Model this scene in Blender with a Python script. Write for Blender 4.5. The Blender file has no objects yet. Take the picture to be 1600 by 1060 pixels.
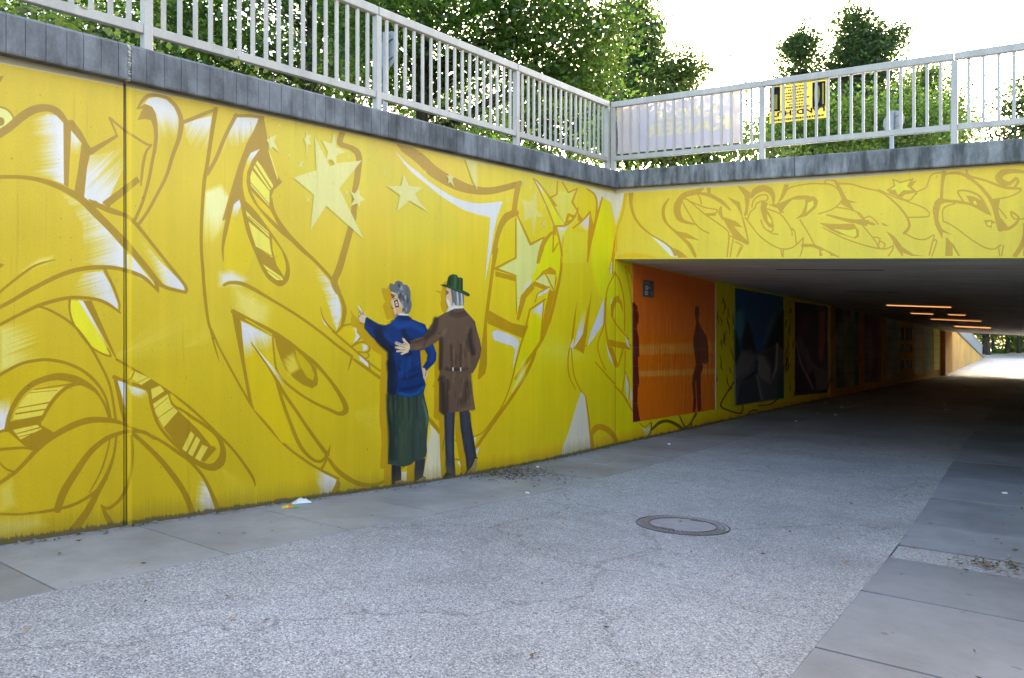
import bpy, bmesh, math, random
import numpy as np
from mathutils import Vector, Matrix
from mathutils.geometry import tessellate_polygon

random.seed(7); RNG = np.random.default_rng(7)
SC = bpy.context.scene
COL = SC.collection

# ------------------------------------------------------------------ camera, sky, sun, exposure
F, CX, CY = 1122.0, 800.0, 530.0           # focal length and centre of the photograph in its own pixels
ZE = 1.577                                 # eye height over the path at the portal
YAW = math.radians(36.82)
FW = (-math.sin(YAW), math.cos(YAW)); RT = (math.cos(YAW), math.sin(YAW))
cam = bpy.data.cameras.new('camera'); cam_o = bpy.data.objects.new('camera', cam); COL.objects.link(cam_o)
cam_o.location = (0, 0, ZE); cam_o.rotation_euler = (math.radians(90), 0, YAW)
cam.sensor_width = 36.0; cam.lens = 36.0*F/1600.0; cam.clip_start = 0.05; cam.clip_end = 2000
SC.camera = cam_o

SUN_EL = math.radians(15.3)
_sx, _sy = FW[0]+RT[0]*.336, FW[1]+RT[1]*.336
SUN_AZ = math.atan2(_sx, _sy)              # from +Y towards +X
world = bpy.data.worlds.new('World'); SC.world = world; world.use_nodes = True
wn = world.node_tree; wn.nodes.clear()
sky = wn.nodes.new('ShaderNodeTexSky'); sky.sky_type = 'NISHITA'; sky.sun_disc = False
sky.sun_elevation = SUN_EL; sky.sun_rotation = SUN_AZ
sky.air_density = 1.0; sky.dust_density = 5.0; sky.ozone_density = 0.8
bg = wn.nodes.new('ShaderNodeBackground'); bg.inputs[1].default_value = 0.15
wo = wn.nodes.new('ShaderNodeOutputWorld')
wn.links.new(sky.outputs[0], bg.inputs[0]); wn.links.new(bg.outputs[0], wo.inputs[0])
sun = bpy.data.lights.new('sun', 'SUN'); sun.energy = 2.0; sun.angle = math.radians(.5); sun.color = (1, .9, .76)
sun_o = bpy.data.objects.new('sun', sun); COL.objects.link(sun_o)
sd = Vector((math.sin(SUN_AZ)*math.cos(SUN_EL), math.cos(SUN_AZ)*math.cos(SUN_EL), math.sin(SUN_EL)))
sun_o.rotation_euler = sd.to_track_quat('Z', 'Y').to_euler(); sun_o.location = sd*60
vs = SC.view_settings
vs.view_transform = 'Standard'; vs.look = 'None'; vs.gamma = 1; vs.use_curve_mapping = False
vs.exposure = 3.07
SC.cycles.max_bounces = 10; SC.cycles.diffuse_bounces = 6; SC.cycles.transparent_max_bounces = 12
try:
    SC.cycles.use_denoising = True
except Exception: pass

# ------------------------------------------------------------------ measuring helpers (pixel of the photograph -> point in the place)
def ray(x, y):
    u = (x-CX)/F
    return (RT[0]*u+FW[0], RT[1]*u+FW[1], (CY-y)/F)
def on_x(x, y, X):                          # where the sight line meets the plane X
    d = ray(x, y); t = X/d[0]; return Vector((X, d[1]*t, ZE+d[2]*t))
def on_y(x, y, Y):
    d = ray(x, y); t = Y/d[1]; return Vector((d[0]*t, Y, ZE+d[2]*t))
def at_t(x, y, t):
    d = ray(x, y); return Vector((d[0]*t, d[1]*t, ZE+d[2]*t))
def proj(X, Y, Z):
    t = X*FW[0]+Y*FW[1]; u = (X*RT[0]+Y*RT[1])/t
    return CX+u*F, CY-(Z-ZE)/t*F
WX, FY = -5.1, 9.34                         # plane of the mural wall, plane of the portal front
_gy = [-80, -8, 1.62, 2.35, 2.89, 4.01, 4.86, 5.67, 7.47, 9.86, 19.6, 33.2, 51.5, 82, 400]
_gz = [2.2, .80, .322, .285, .255, .188, .132, .085, .030, .004, -.10, -.30, -.62, -.28, -.28]
def G(Y): return float(np.interp(Y, _gy, _gz))
def on_ground(x, y):
    d = ray(x, y); t = 5.0
    for _ in range(60):
        zt = G(d[1]*t); t2 = (zt-ZE)/d[2]; t = .5*t+.5*t2
    return Vector((d[0]*t, d[1]*t, G(d[1]*t)))
CB, CC = -.0646, -.0156
def ceil_z(X, Y): return ZE+1.173+CB*(X+5.1)+CC*(Y-FY)
def on_ceil(x, y):
    d = ray(x, y); t = (1.173+CB*5.1-CC*FY)/(d[2]-CB*d[0]-CC*d[1])
    return Vector((d[0]*t, d[1]*t, ZE+d[2]*t))
TEND = 55.0                                 # far end of the underpass
def cop_top(Y): return ZE+2.014+.0622*(Y-2.34)       # left coping, top edge
def cop_bot(Y): return cop_top(Y)-.248
def fcop_top(X): return cop_top(FY)+.003-.0585*(X+5.1)
XR = 1.0                                     # right wall

# ------------------------------------------------------------------ object helpers
def prop(o, label=None, cat=None, group=None, kind=None):
    if label: o['label'] = label
    if cat: o['category'] = cat
    if group: o['group'] = group
    if kind: o['kind'] = kind
    return o
def empty(name, loc=(0, 0, 0), rz=0):
    o = bpy.data.objects.new(name, None); COL.objects.link(o); o.location = loc; o.rotation_euler = (0, 0, rz)
    o.empty_display_size = .2; return o
def link(name, me, m=None, parent=None):
    o = bpy.data.objects.new(name, me); COL.objects.link(o)
    if m is not None and len(me.materials) == 0: me.materials.append(m)
    if parent is not None:
        o.parent = parent
        o.matrix_parent_inverse = Matrix.Identity(4)
    return o
def mesh(name, vs_, fs, smooth=False):
    me = bpy.data.meshes.new(name); me.from_pydata([tuple(v) for v in vs_], [], fs); me.update()
    if smooth: me.shade_smooth()
    return me
class MB:
    def __init__(s): s.v = []; s.f = []
    def add(s, vs_, fs):
        n = len(s.v); s.v += [tuple(v) for v in vs_]; s.f += [[i+n for i in f] for f in fs]
    def box(s, a, b):
        x0, y0, z0 = a; x1, y1, z1 = b
        s.hexa([(x0, y0, z0), (x1, y0, z0), (x1, y1, z0), (x0, y1, z0)], [(x0, y0, z1), (x1, y0, z1), (x1, y1, z1), (x0, y1, z1)])
    def hexa(s, lo, hi):
        s.add(list(lo)+list(hi), [(3, 2, 1, 0), (4, 5, 6, 7), (0, 1, 5, 4), (1, 2, 6, 5), (2, 3, 7, 6), (3, 0, 4, 7)])
    def tube(s, a, b, r0, r1=None, n=8):
        a = Vector(a); b = Vector(b); r1 = r0 if r1 is None else r1
        d = (b-a).normalized(); q = d.to_track_quat('Z', 'Y')
        vs_ = []
        for p, r in ((a, r0), (b, r1)):
            for k in range(n):
                w = 2*math.pi*k/n; vs_.append(p+q @ Vector((math.cos(w)*r, math.sin(w)*r, 0)))
        s.add(vs_, [[k, (k+1) % n, n+(k+1) % n, n+k] for k in range(n)]+[list(range(n))[::-1], [n+k for k in range(n)]])
    def me(s, name, smooth=False): return mesh(name, s.v, s.f, smooth)
def bevel(me, w, seg=1):
    bm = bmesh.new(); bm.from_mesh(me)
    bmesh.ops.bevel(bm, geom=[e for e in bm.edges], offset=w, segments=seg, affect='EDGES', clamp_overlap=True)
    bm.to_mesh(me); bm.free(); return me

# ------------------------------------------------------------------ materials
def s2l(c):
    c = np.asarray(c, dtype=np.float64)/255.0
    return np.where(c <= .04045, c/12.92, ((c+.055)/1.055)**2.4)
def nt(name):
    m = bpy.data.materials.new(name); m.use_nodes = True; n = m.node_tree; n.nodes.clear()
    out = n.nodes.new('ShaderNodeOutputMaterial'); p = n.nodes.new('ShaderNodeBsdfPrincipled')
    n.links.new(p.outputs[0], out.inputs[0]); return m, n, p
def noise(n, scale, detail=4, rough=.6, coord='Object', stretch=None):
    tc = n.nodes.new('ShaderNodeTexCoord'); src = tc.outputs[coord]
    if stretch:
        mp = n.nodes.new('ShaderNodeMapping'); mp.inputs['Scale'].default_value = stretch
        n.links.new(src, mp.inputs[0]); src = mp.outputs[0]
    t = n.nodes.new('ShaderNodeTexNoise'); t.inputs['Scale'].default_value = scale
    t.inputs['Detail'].default_value = detail; t.inputs['Roughness'].default_value = rough
    n.links.new(src, t.inputs['Vector']); return t
def ramp(n, src, stops):
    r = n.nodes.new('ShaderNodeValToRGB'); e = r.color_ramp.elements
    while len(e) < len(stops): e.new(.5)
    for k, (p, c) in enumerate(stops):
        e[k].position = p; e[k].color = (c, c, c, 1) if isinstance(c, (int, float)) else (*c, 1)
    n.links.new(src, r.inputs[0]); return r
def mixc(n, mode, f, a, b):
    m = n.nodes.new('ShaderNodeMix'); m.data_type = 'RGBA'; m.blend_type = mode
    for k, v in ((0, f), (6, a), (7, b)):
        if isinstance(v, (int, float)): m.inputs[k].default_value = v
        elif isinstance(v, tuple): m.inputs[k].default_value = (*v, 1) if len(v) == 3 else v
        else: n.links.new(v, m.inputs[k])
    return m.outputs[2]
def bump(n, p, h, strength=.3, dist=.01):
    b = n.nodes.new('ShaderNodeBump'); b.inputs['Strength'].default_value = strength; b.inputs['Distance'].default_value = dist
    n.links.new(h, b.inputs['Height']); n.links.new(b.outputs[0], p.inputs['Normal'])
def concrete(name, col, var=.35, rough=.8, scale=3, streak=None, bumpd=.004, fine=60, spec=.35):
    m, n, p = nt(name)
    a = noise(n, scale, 6, .65); lo = tuple(c*(1-var) for c in col); hi = tuple(c*(1+var*.6) for c in col)
    c = ramp(n, a.outputs[0], [(.3, lo), (.7, hi)]).outputs[0]
    f = noise(n, fine, 3, .7); c = mixc(n, 'MULTIPLY', .5, c, ramp(n, f.outputs[0], [(.3, .72), (.7, 1.12)]).outputs[0])
    if streak:
        s = noise(n, streak[0], 4, .6, stretch=streak[1])
        c = mixc(n, 'MULTIPLY', streak[2], c, ramp(n, s.outputs[0], [(.36, streak[3]), (.62, 1.05)]).outputs[0])
    n.links.new(c, p.inputs['Base Color']); p.inputs['Roughness'].default_value = rough
    p.inputs['Specular IOR Level'].default_value = spec
    bump(n, p, f.outputs[0], .35, bumpd); return m
def plain(name, col, rough=.5, metal=0, var=.12, scale=14, spec=.5):
    m, n, p = nt(name); a = noise(n, scale, 4)
    c = ramp(n, a.outputs[0], [(.3, tuple(x*(1-var) for x in col)), (.7, tuple(min(1, x*(1+var)) for x in col))]).outputs[0]
    n.links.new(c, p.inputs['Base Color']); p.inputs['Roughness'].default_value = rough; p.inputs['Metallic'].default_value = metal
    p.inputs['Specular IOR Level'].default_value = spec
    return m

# ------------------------------------------------------------------ a paint canvas: the murals are sprayed here shape by shape, in the photo's pixel measure,
# and then laid out flat in wall metres
class Canvas:
    def __init__(s, x0, y0, x1, y1, ss):
        s.x0, s.y0, s.ss = x0, y0, ss; s.w = int((x1-x0)*ss); s.h = int((y1-y0)*ss)
        s.img = np.zeros((s.h, s.w, 3), np.float32)
        s.px = x0+(np.arange(s.w)+.5)/ss; s.py = y0+(np.arange(s.h)+.5)/ss
    def box(s, xa, ya, xb, yb):
        i0 = max(0, int((xa-s.x0)*s.ss)-1); i1 = min(s.w, int((xb-s.x0)*s.ss)+2)
        j0 = max(0, int((ya-s.y0)*s.ss)-1); j1 = min(s.h, int((yb-s.y0)*s.ss)+2)
        return i0, i1, j0, j1
    def put(s, i0, i1, j0, j1, a, col):
        a = a[..., None]; c = np.asarray(col, np.float32)
        s.img[j0:j1, i0:i1] = s.img[j0:j1, i0:i1]*(1-a)+c*a
    def cover(s, pts, soft):
        P = np.asarray(pts, np.float32); m = 1+soft
        i0, i1, j0, j1 = s.box(P[:, 0].min()-m, P[:, 1].min()-m, P[:, 0].max()+m, P[:, 1].max()+m)
        if i1 <= i0 or j1 <= j0: return None
        X = s.px[None, i0:i1].astype(np.float32); Y = s.py[j0:j1, None].astype(np.float32)
        ins = np.zeros((j1-j0, i1-i0), bool); dm = np.full((j1-j0, i1-i0), 1e9, np.float32)
        for k in range(len(P)):
            ax, ay = P[k]; bx, by = P[(k+1) % len(P)]
            if ay != by:
                xc = ax+(Y-ay)*(bx-ax)/(by-ay)
                ins ^= ((ay > Y) != (by > Y)) & (X < xc)
            L = (bx-ax)**2+(by-ay)**2
            if L == 0: continue
            t = np.clip(((X-ax)*(bx-ax)+(Y-ay)*(by-ay))/L, 0, 1)
            dm = np.minimum(dm, (X-ax-t*(bx-ax))**2+(Y-ay-t*(by-ay))**2)
        d = np.sqrt(dm)*np.where(ins, 1, -1)
        e = max(.5/s.ss, soft)
        return i0, i1, j0, j1, np.clip(.5+d/(2*e), 0, 1), X, Y
    def poly(s, pts, col, a=1.0, soft=0, grad=None, hair=0, seed=0, smooth=False):
        if smooth: pts = closed(pts)
        r = s.cover(pts, soft)
        if r is None: return
        i0, i1, j0, j1, al, X, Y = r
        if grad:
            (ax, ay), (bx, by) = grad; L = (bx-ax)**2+(by-ay)**2
            t = ((X-ax)*(bx-ax)+(Y-ay)*(by-ay))/L
            if hair:
                v = ((X-ax)*(by-ay)-(Y-ay)*(bx-ax))/math.sqrt(L)
                t = t+hair*hairs(v, seed)
            t = np.clip(t, 0, 1); al = al*(1-t*t*(3-2*t))
        s.put(i0, i1, j0, j1, np.clip(al*a, 0, 1), col)
    def stroke(s, pts, col, a=1.0, soft=0, lin=False):
        q = pts if lin else catmull(pts)
        q = np.asarray(q, np.float32); w = q[:, 2]/2
        m = float(w.max())+1+soft
        i0, i1, j0, j1 = s.box(q[:, 0].min()-m, q[:, 1].min()-m, q[:, 0].max()+m, q[:, 1].max()+m)
        if i1 <= i0 or j1 <= j0: return
        best = np.zeros((j1-j0, i1-i0), np.float32); e = max(.5/s.ss, soft)
        for k in range(len(q)-1):
            (ax, ay), (bx, by) = q[k, :2], q[k+1, :2]; r = max(w[k], w[k+1])+1+soft
            a0, a1, b0, b1 = s.box(min(ax, bx)-r, min(ay, by)-r, max(ax, bx)+r, max(ay, by)+r)
            a0, b0 = max(a0, i0), max(b0, j0); a1, b1 = min(a1, i1), min(b1, j1)
            if a1 <= a0 or b1 <= b0: continue
            X = s.px[None, a0:a1].astype(np.float32); Y = s.py[b0:b1, None].astype(np.float32)
            L = (bx-ax)**2+(by-ay)**2+1e-6
            t = np.clip(((X-ax)*(bx-ax)+(Y-ay)*(by-ay))/L, 0, 1)
            d = np.sqrt((X-ax-t*(bx-ax))**2+(Y-ay-t*(by-ay))**2)
            al = np.clip(.5+(w[k]+t*(w[k+1]-w[k])-d)/(2*e), 0, 1)
            sl = best[b0-j0:b1-j0, a0-i0:a1-i0]; np.maximum(sl, al, out=sl)
        s.put(i0, i1, j0, j1, best*a, col)
    def beam(s, c, ang, spread, r0, r1, col, a, seed=0):   # soft sprayed rays out of a point
        i0, i1, j0, j1 = s.box(c[0]-r1, c[1]-r1, c[0]+r1, c[1]+r1)
        X = s.px[None, i0:i1]-c[0]; Y = s.py[j0:j1, None]-c[1]
        R = np.sqrt(X*X+Y*Y); A = (np.arctan2(Y, X)-ang+math.pi) % (2*math.pi)-math.pi
        al = np.clip(1-np.abs(A)/spread, 0, 1)**.6*np.clip((R-r0*.3)/(r0+1e-3), 0, 1)*np.clip((r1-R)/(r1-r0), 0, 1)**1.3
        al = al*(.45+.55*hairs(A*40/spread, seed))
        s.put(i0, i1, j0, j1, np.clip(al*a, 0, 1).astype(np.float32), col)
def hairs(v, seed):
    g = np.random.default_rng(seed+11).random(4096).astype(np.float32)
    def n1(x):
        k = np.floor(x).astype(np.int64); f = x-k; f = f*f*(3-2*f)
        return g[k % 4096]*(1-f)+g[(k+1) % 4096]*f
    return n1(v*.9)*.5+n1(v*.33+77)*.35+n1(v*.11+191)*.4-.6
def catmull(p, step=5):
    p = [tuple(q) if len(q) == 3 else (*q, 3.0) for q in p]
    if len(p) < 3: return p
    P = np.asarray([p[0]]+list(p)+[p[-1]], float); out = []
    for k in range(1, len(P)-2):
        a, b, c, d = P[k-1:k+3]; n = max(2, int(np.hypot(*(c-b)[:2])/step))
        for i in range(n):
            t = i/n
            q = .5*((2*b)+(c-a)*t+(2*a-5*b+4*c-d)*t*t+(3*b-a-3*c+d)*t**3)
            q[2] = b[2]+(c[2]-b[2])*t; out.append(q)
    out.append(P[-2]); return out
def closed(pts, n=5):
    P = np.asarray(pts, float); N = len(P); out = []
    for k in range(N):
        a, b, c, d = P[(k-1) % N], P[k], P[(k+1) % N], P[(k+2) % N]
        for i in range(n):
            t = i/n; out.append(.5*((2*b)+(c-a)*t+(2*a-5*b+4*c-d)*t*t+(3*b-a-3*c+d)*t**3))
    return out
def Z(x0, y0, s, pts):                       # coordinates read in an enlarged view
    return [((p[0]/s+x0), (p[1]/s+y0), *p[2:]) for p in pts]
def to_image(name, C, w, h, mapper, gain):
    """lay the canvas out on a flat surface: mapper(a, b) gives the canvas position for surface coordinates 0..1"""
    a, b = np.meshgrid((np.arange(w)+.5)/w, (np.arange(h)+.5)/h)
    x, y = mapper(a, b)
    fx = np.clip((x-C.x0)*C.ss-.5, 0, C.w-1.001); fy = np.clip((y-C.y0)*C.ss-.5, 0, C.h-1.001)
    i = fx.astype(np.int32); j = fy.astype(np.int32); u = (fx-i)[..., None].astype(np.float32); v = (fy-j)[..., None].astype(np.float32)
    I = C.img
    c = (I[j, i]*(1-u)+I[j, i+1]*u)*(1-v)+(I[j+1, i]*(1-u)+I[j+1, i+1]*u)*v
    lin = s2l(np.clip(c, 0, 255)).astype(np.float32)*np.asarray(gain, np.float32)
    lin = np.clip(lin, 0, .86)
    srgb = np.where(lin <= .0031308, lin*12.92, 1.055*np.power(np.maximum(lin, 1e-8), 1/2.4)-.055)
    px = np.ones((h, w, 4), np.float32); px[..., :3] = srgb
    im = bpy.data.images.new(name, w, h); im.pixels.foreach_set(px.ravel()); im.update(); im.pack()
    return im
def paint_mat(name, im, rough=.5, streaks=.06, spec=.4):
    m, n, p = nt(name)
    t = n.nodes.new('ShaderNodeTexImage'); t.image = im; t.extension = 'EXTEND'
    uv = n.nodes.new('ShaderNodeUVMap'); n.links.new(uv.outputs[0], t.inputs[0])
    s = noise(n, 9, 4, .6, stretch=(1, 1, .06)); f = noise(n, 70, 4, .7); g = noise(n, 1.3, 4, .6)
    c = mixc(n, 'MULTIPLY', 1, t.outputs[0], ramp(n, s.outputs[0], [(.3, 1-streaks), (.7, 1.03)]).outputs[0])
    c = mixc(n, 'MULTIPLY', .6, c, ramp(n, f.outputs[0], [(.25, .86), (.7, 1.04)]).outputs[0])
    c = mixc(n, 'MULTIPLY', .6, c, ramp(n, g.outputs[0], [(.3, .88), (.7, 1.05)]).outputs[0])
    h = noise(n, 34, 2, .5); c = mixc(n, 'MULTIPLY', .55, c, ramp(n, h.outputs[0], [(.235, .35), (.265, 1)]).outputs[0])
    d = noise(n, 26, 3, .6, stretch=(1, 1, .035)); c = mixc(n, 'MULTIPLY', .5, c, ramp(n, d.outputs[0], [(.27, .78), (.36, 1)]).outputs[0])
    n.links.new(c, p.inputs['Base Color']); p.inputs['Roughness'].default_value = rough
    p.inputs['Specular IOR Level'].default_value = spec
    bump(n, p, f.outputs[0], .3, .004); return m
# ================================================================== THE MURAL (all coordinates read off the photograph)
def Yl(x, y):                                # yellow of the paint, ochre to lemon, with brighter light toward the portal painted in
    gx = np.array([0, 350, 640, 850, 980]); 
    top = np.array([[194, 170, 48], [202, 176, 50], [208, 180, 55], [230, 195, 60], [242, 196, 40]], float)
    bot = np.array([[186, 160, 8], [190, 166, 12], [204, 178, 14], [232, 194, 8], [244, 194, 4]], float)
    v = np.clip((y-250)/420, 0, 1)
    return np.stack([np.interp(x, gx, top[:, k])*(1-v)+np.interp(x, gx, bot[:, k])*v for k in range(3)], -1)
def BR(x, y):
    c = Yl(np.float64(x), np.float64(y)); return c*np.array([.80, .735, .5])+np.array([0, 0, 30*max(0, min(1, (430-y)/250))])  # outline brown; haze over the upper lines painted in as a paler tone
WH = (205, 204, 214); CR = (212, 207, 195); PALE = (206, 199, 138)
M = Canvas(-80, 70, 1330, 880, 2.6)
_X, _Yy = np.meshgrid(M.px, M.py)
M.img[:] = Yl(_X, _Yy)
for k in range(26):                          # soft clouds of denser and thinner spray
    a, b = RNG.uniform(0, 980), RNG.uniform(120, 780); r = RNG.uniform(40, 130)
    i0, i1, j0, j1 = M.box(a-2*r, b-2*r, a+2*r, b+2*r)
    d2 = ((M.px[None, i0:i1]-a)**2+(M.py[j0:j1, None]-b)**2)/r**2
    M.put(i0, i1, j0, j1, (np.exp(-d2*1.2)*.35).astype(np.float32), Yl(a, b)*RNG.uniform(.93, 1.05)*np.array([1, 1, .5]))
del _X, _Yy
def P(pts, col=None, **k):
    if col is None:
        q = np.mean([(p[0], p[1]) for p in pts], 0); col = BR(*q)
    elif isinstance(col, (int, float)):
        q = np.mean([(p[0], p[1]) for p in pts], 0); c = Yl(*q); col = (c[0]*col, c[1]*col, c[2]*.15)
    M.poly([(p[0], p[1]) for p in pts], col, **k)
def S(*pts, col=None, **k):
    if col is None: q = np.mean([(p[0], p[1]) for p in pts], 0); col = BR(*q)
    M.stroke(list(pts), col, **k)
YB = 1.03
# ---- soft light beams first
M.beam((175, 560), -.45, .32, 10, 210, (222, 212, 140), .75, 3)
M.beam((175, 560), -.12, .2, 10, 170, (214, 200, 90), .5, 4)
M.beam((548, 645), .25, .75, 8, 130, (222, 213, 140), .65, 5)
M.beam((345, 730), .9, .5, 6, 110, (220, 208, 110), .6, 6)
M.beam((938, 560), 3.3, .4, 40, 150, (240, 228, 150), .7, 7)
M.beam((285, 545), -.5, .35, 5, 120, (224, 214, 140), .4, 8)
# ---- left end
M.poly([(-12, 167), (4, 167), (14, 172), (21, 181), (22, 192), (10, 204), (-12, 206)], BR(0, 190), smooth=True)
M.poly([(-12, 170), (4, 170), (13, 175), (19, 183), (19, 191), (8, 200), (-12, 202)], (206, 205, 130), smooth=True)
P([(-10, 184), (3, 184), (7, 190), (4, 196), (-10, 198)], smooth=True)
P([(-5, 120), (6, 119), (0, 130), (-5, 135)])
P([(45, 190), (60, 183), (75, 178), (88, 181), (100, 194), (100, 288), (70, 276), (45, 275)], WH, grad=((90, 200), (46, 205)), hair=.5)
P([(111, 204), (127, 224), (123, 242), (111, 244)], WH, grad=((112, 210), (118, 246)), hair=.3)
P([(141, 243), (160, 240), (190, 232), (196, 240), (193, 262), (172, 308), (158, 320), (145, 316), (131, 313), (136, 262)], WH, grad=((142, 290), (204, 228)), hair=.7, seed=2)
S((-8, 214, 13), (15, 199, 13), (35, 182, 14), (55, 171, 13), (75, 169, 11), (90, 175, 11), (102, 189, 8))
P([(99, 188), (112, 188), (111, 205), (107, 293), (100, 289)])
P([(106, 190), (113, 187), (127, 205), (138, 226), (143, 232), (141, 244), (128, 224), (111, 203)])
P([(128, 222), (143, 232), (140, 243), (136, 262), (131, 312), (133, 322), (116, 300), (122, 265)])
P([(141, 232), (181, 211), (169, 184), (173, 184), (185, 214), (142, 243)])
S((171, 184, 3), (195, 204, 4), (212, 215, 4), (230, 226, 4), (237, 226, 2)); S((236, 228, 3), (229, 236, 4), (224, 255, 5), (221, 280, 4), (220, 292, 1))
P([(226, 162), (232, 154), (245, 152), (260, 156), (272, 168), (278, 182), (280, 195), (275, 212), (262, 224), (248, 226), (247, 198), (244, 178), (238, 167)], WH, grad=((250, 175), (262, 226)), hair=.7, seed=3)
P([(214, 171), (223, 170), (215, 188), (226, 186), (236, 188), (240, 200), (241, 215), (238, 240), (244, 240), (247, 215), (246, 192), (243, 177), (237, 167), (226, 163)])
S((241, 238, 5), (238, 252, 5), (232, 283, 5), (222, 318, 5), (211, 343, 5))
S((215, 170, 3), (222, 158, 5), (231, 150, 6), (245, 149, 5), (262, 154, 5), (275, 167, 6), (282, 182, 7), (283, 196, 8), (280, 215, 7), (270, 243, 6), (260, 275, 5), (245, 305, 5), (230, 332, 5), (215, 353, 5))
P([(160, 316), (214, 276), (219, 284), (169, 326)]); P([(138, 312), (150, 314), (160, 322), (148, 326)])
P([(172, 322), (196, 303), (196, 336)], 1.0)
P([(288, 192), (331, 181), (321, 256), (305, 240), (290, 214)], WH, grad=((322, 190), (298, 236)), hair=.55, seed=4)
P([(370, 184), (404, 184), (398, 205), (380, 224), (350, 242), (338, 249), (352, 215)], WH, grad=((376, 190), (378, 234)), hair=.6, seed=5)
P([(319, 300), (345, 290), (358, 310), (348, 356), (330, 384), (318, 380)], (216, 210, 150), grad=((334, 330), (338, 400)), hair=.5, seed=6, soft=4)
S((285, 192, 6), (305, 184, 6), (322, 177, 6), (338, 171, 4)); S((337, 171, 7), (330, 215, 6), (323, 262, 6), (319, 285, 6), (315, 345, 5), (314.5, 386, 5), (317, 422, 5), (321, 470, 5), (326, 505, 4), (332, 520, 4), (344, 546, 3), (360, 576, 3.4), (380, 612, 3.6), (396, 638, 4), (420, 668, 4), (448, 698, 4), (480, 722, 4), (502, 735, 4), (528, 748, 4))
S((325, 500, 3), (333, 532, 3), (338, 550, 2.5), (343, 566, .6)); S((369, 180, 6), (353, 211, 6), (337, 249, 6), (324, 272, 6)); S((367, 181, 5), (390, 181, 5), (411, 184, 5), lin=True)
# thick winding band under the arch
P([(92, 298), (120, 314), (152, 342), (194, 390), (195, 420), (165, 418), (120, 408), (130, 380), (128, 350), (110, 322)], WH, grad=((182, 372), (112, 392)), hair=.55, seed=7)
P([(197, 397), (204, 398), (226, 426), (244, 448), (220, 436), (198, 421)], WH)
P([(201, 349), (220, 372), (250, 408), (290, 448), (288, 454), (256, 446), (236, 412), (214, 376)], WH, grad=((264, 424), (232, 434)), hair=.3, seed=8)
P([(130, 427), (160, 424), (172, 444), (184, 474), (184, 483), (166, 474), (140, 467), (108, 460)], WH, grad=((170, 446), (112, 462)), hair=.5, seed=9)
S((-8, 277, 6), (30, 277, 6), (60, 281, 7), (90, 291, 9), (112, 302, 10), (130, 314, 11), (150, 334, 12), (176, 360, 11), (196, 381, 13), (208, 394, 10), (230, 420, 9), (246, 440, 8), (256, 448, 6), (271, 453, 5), (290, 457, 5))
S((291, 455, 5), (289, 446, 5), (262, 412, 5), (235, 378, 5), (214, 352, 6), (205, 343, 6), (197, 337, 6), (175, 330, 9), (155, 322, 8), (140, 313, 3))
S((-8, 484, 6), (14, 473, 6), (50, 452, 7), (90, 432, 7), (120, 422, 7), (150, 418, 7), (180, 419, 6), (210, 427, 6), (230, 438, 6), (248, 457, 1.5)); P([(240, 440), (248, 440), (249, 457), (243, 452)])
M.poly([(35, 424), (60, 405), (84, 400), (74, 411), (50, 420)], (214, 208, 140), a=.6, soft=3)
S((-4, 460, 4), (20, 440, 4), (50, 418, 4), (70, 410, 3), (88, 406, .8)); P([(-5, 410), (7, 414), (-5, 424)])
S((164, 422, 5), (176, 446, 4), (184, 466, 4), (187, 478, 3), (186, 489, 1))
S((-8, 512, 5), (30, 492, 5), (60, 478, 6), (90, 469, 6), (116, 465, 5), (150, 468, 5), (170, 476, 5), (188, 489, 2.5))
P([(109, 469), (109, 486), (116, 508), (136, 536), (154, 550), (172, 555), (150, 512), (128, 471)], (230, 206, 30))
P([(122, 469), (130, 471), (163, 530), (172, 555), (150, 515)], WH, grad=((140, 490), (168, 552)), hair=.3)
P([(130, 470), (143, 470), (165, 520), (184, 563), (178, 556), (150, 507)])
S((109, 469, 4), (109, 486, 3), (116, 508, 3), (136, 536, 3), (154, 550, 3), (173, 557, 3), (168, 545, 2))
S((182, 562, 4), (200, 572, 3.4), (232, 592, 4), (266, 614, 4), (300, 640, 4), (340, 678, 4), (370, 710, 4), (396, 748, 4), (398, 761, .8))
S((60, 479, 3), (80, 486, 4), (112, 506, 4), (136, 534, 4), (156, 568, 4), (172, 604, 4), (181, 656, 4))
M.poly([(0, 512), (40, 505), (62, 510), (62, 560), (40, 572), (0, 580)], (212, 206, 130), a=.75, grad=((10, 540), (66, 520)), hair=.9, seed=12, soft=5)
P([(0, 590), (30, 573), (60, 567), (104, 572), (130, 584), (150, 604), (162, 628), (168, 656), (160, 630), (140, 606), (96, 586), (60, 592), (30, 612), (12, 640), (0, 640)], 1.0)
S((-5, 589, 5), (30, 570, 5), (60, 563, 5), (80, 563, 5), (104, 568, 5), (130, 580, 5), (152, 600, 5), (166, 624, 4), (173, 656, 4))
P([(-5, 628), (18, 618), (14, 645), (8, 670), (-5, 674)], WH, grad=((0, 655), (4, 612)), hair=.4)
LY = (206, 190, 70)
P([(24, 644), (34, 626), (50, 610), (100, 605), (110, 602), (82, 626), (68, 646), (64, 652), (20, 656)], LY)
S((28, 638, 1.5), (78, 629, 2)); S((25, 647, 2.5), (70, 640, 2)); S((54, 609, 1.5), (112, 600, 2.5)); S((46, 614, 1), (90, 610, 1))
S((10, 672, 7), (16, 646, 7), (30, 620, 8), (50, 601, 9), (76, 591, 10), (96, 589, 12), (120, 594, 12), (140, 604, 8), (152, 614, 5), (164, 634, 4), (171, 656, 3))
S((65, 656, 5), (80, 630, 6), (96, 612, 6), (112, 602, 6), (128, 600, 6), (144, 607, 5))
P([(12, 660), (66, 649), (64, 664), (86, 677), (66, 692), (56, 703), (38, 697), (12, 674)])
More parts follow.
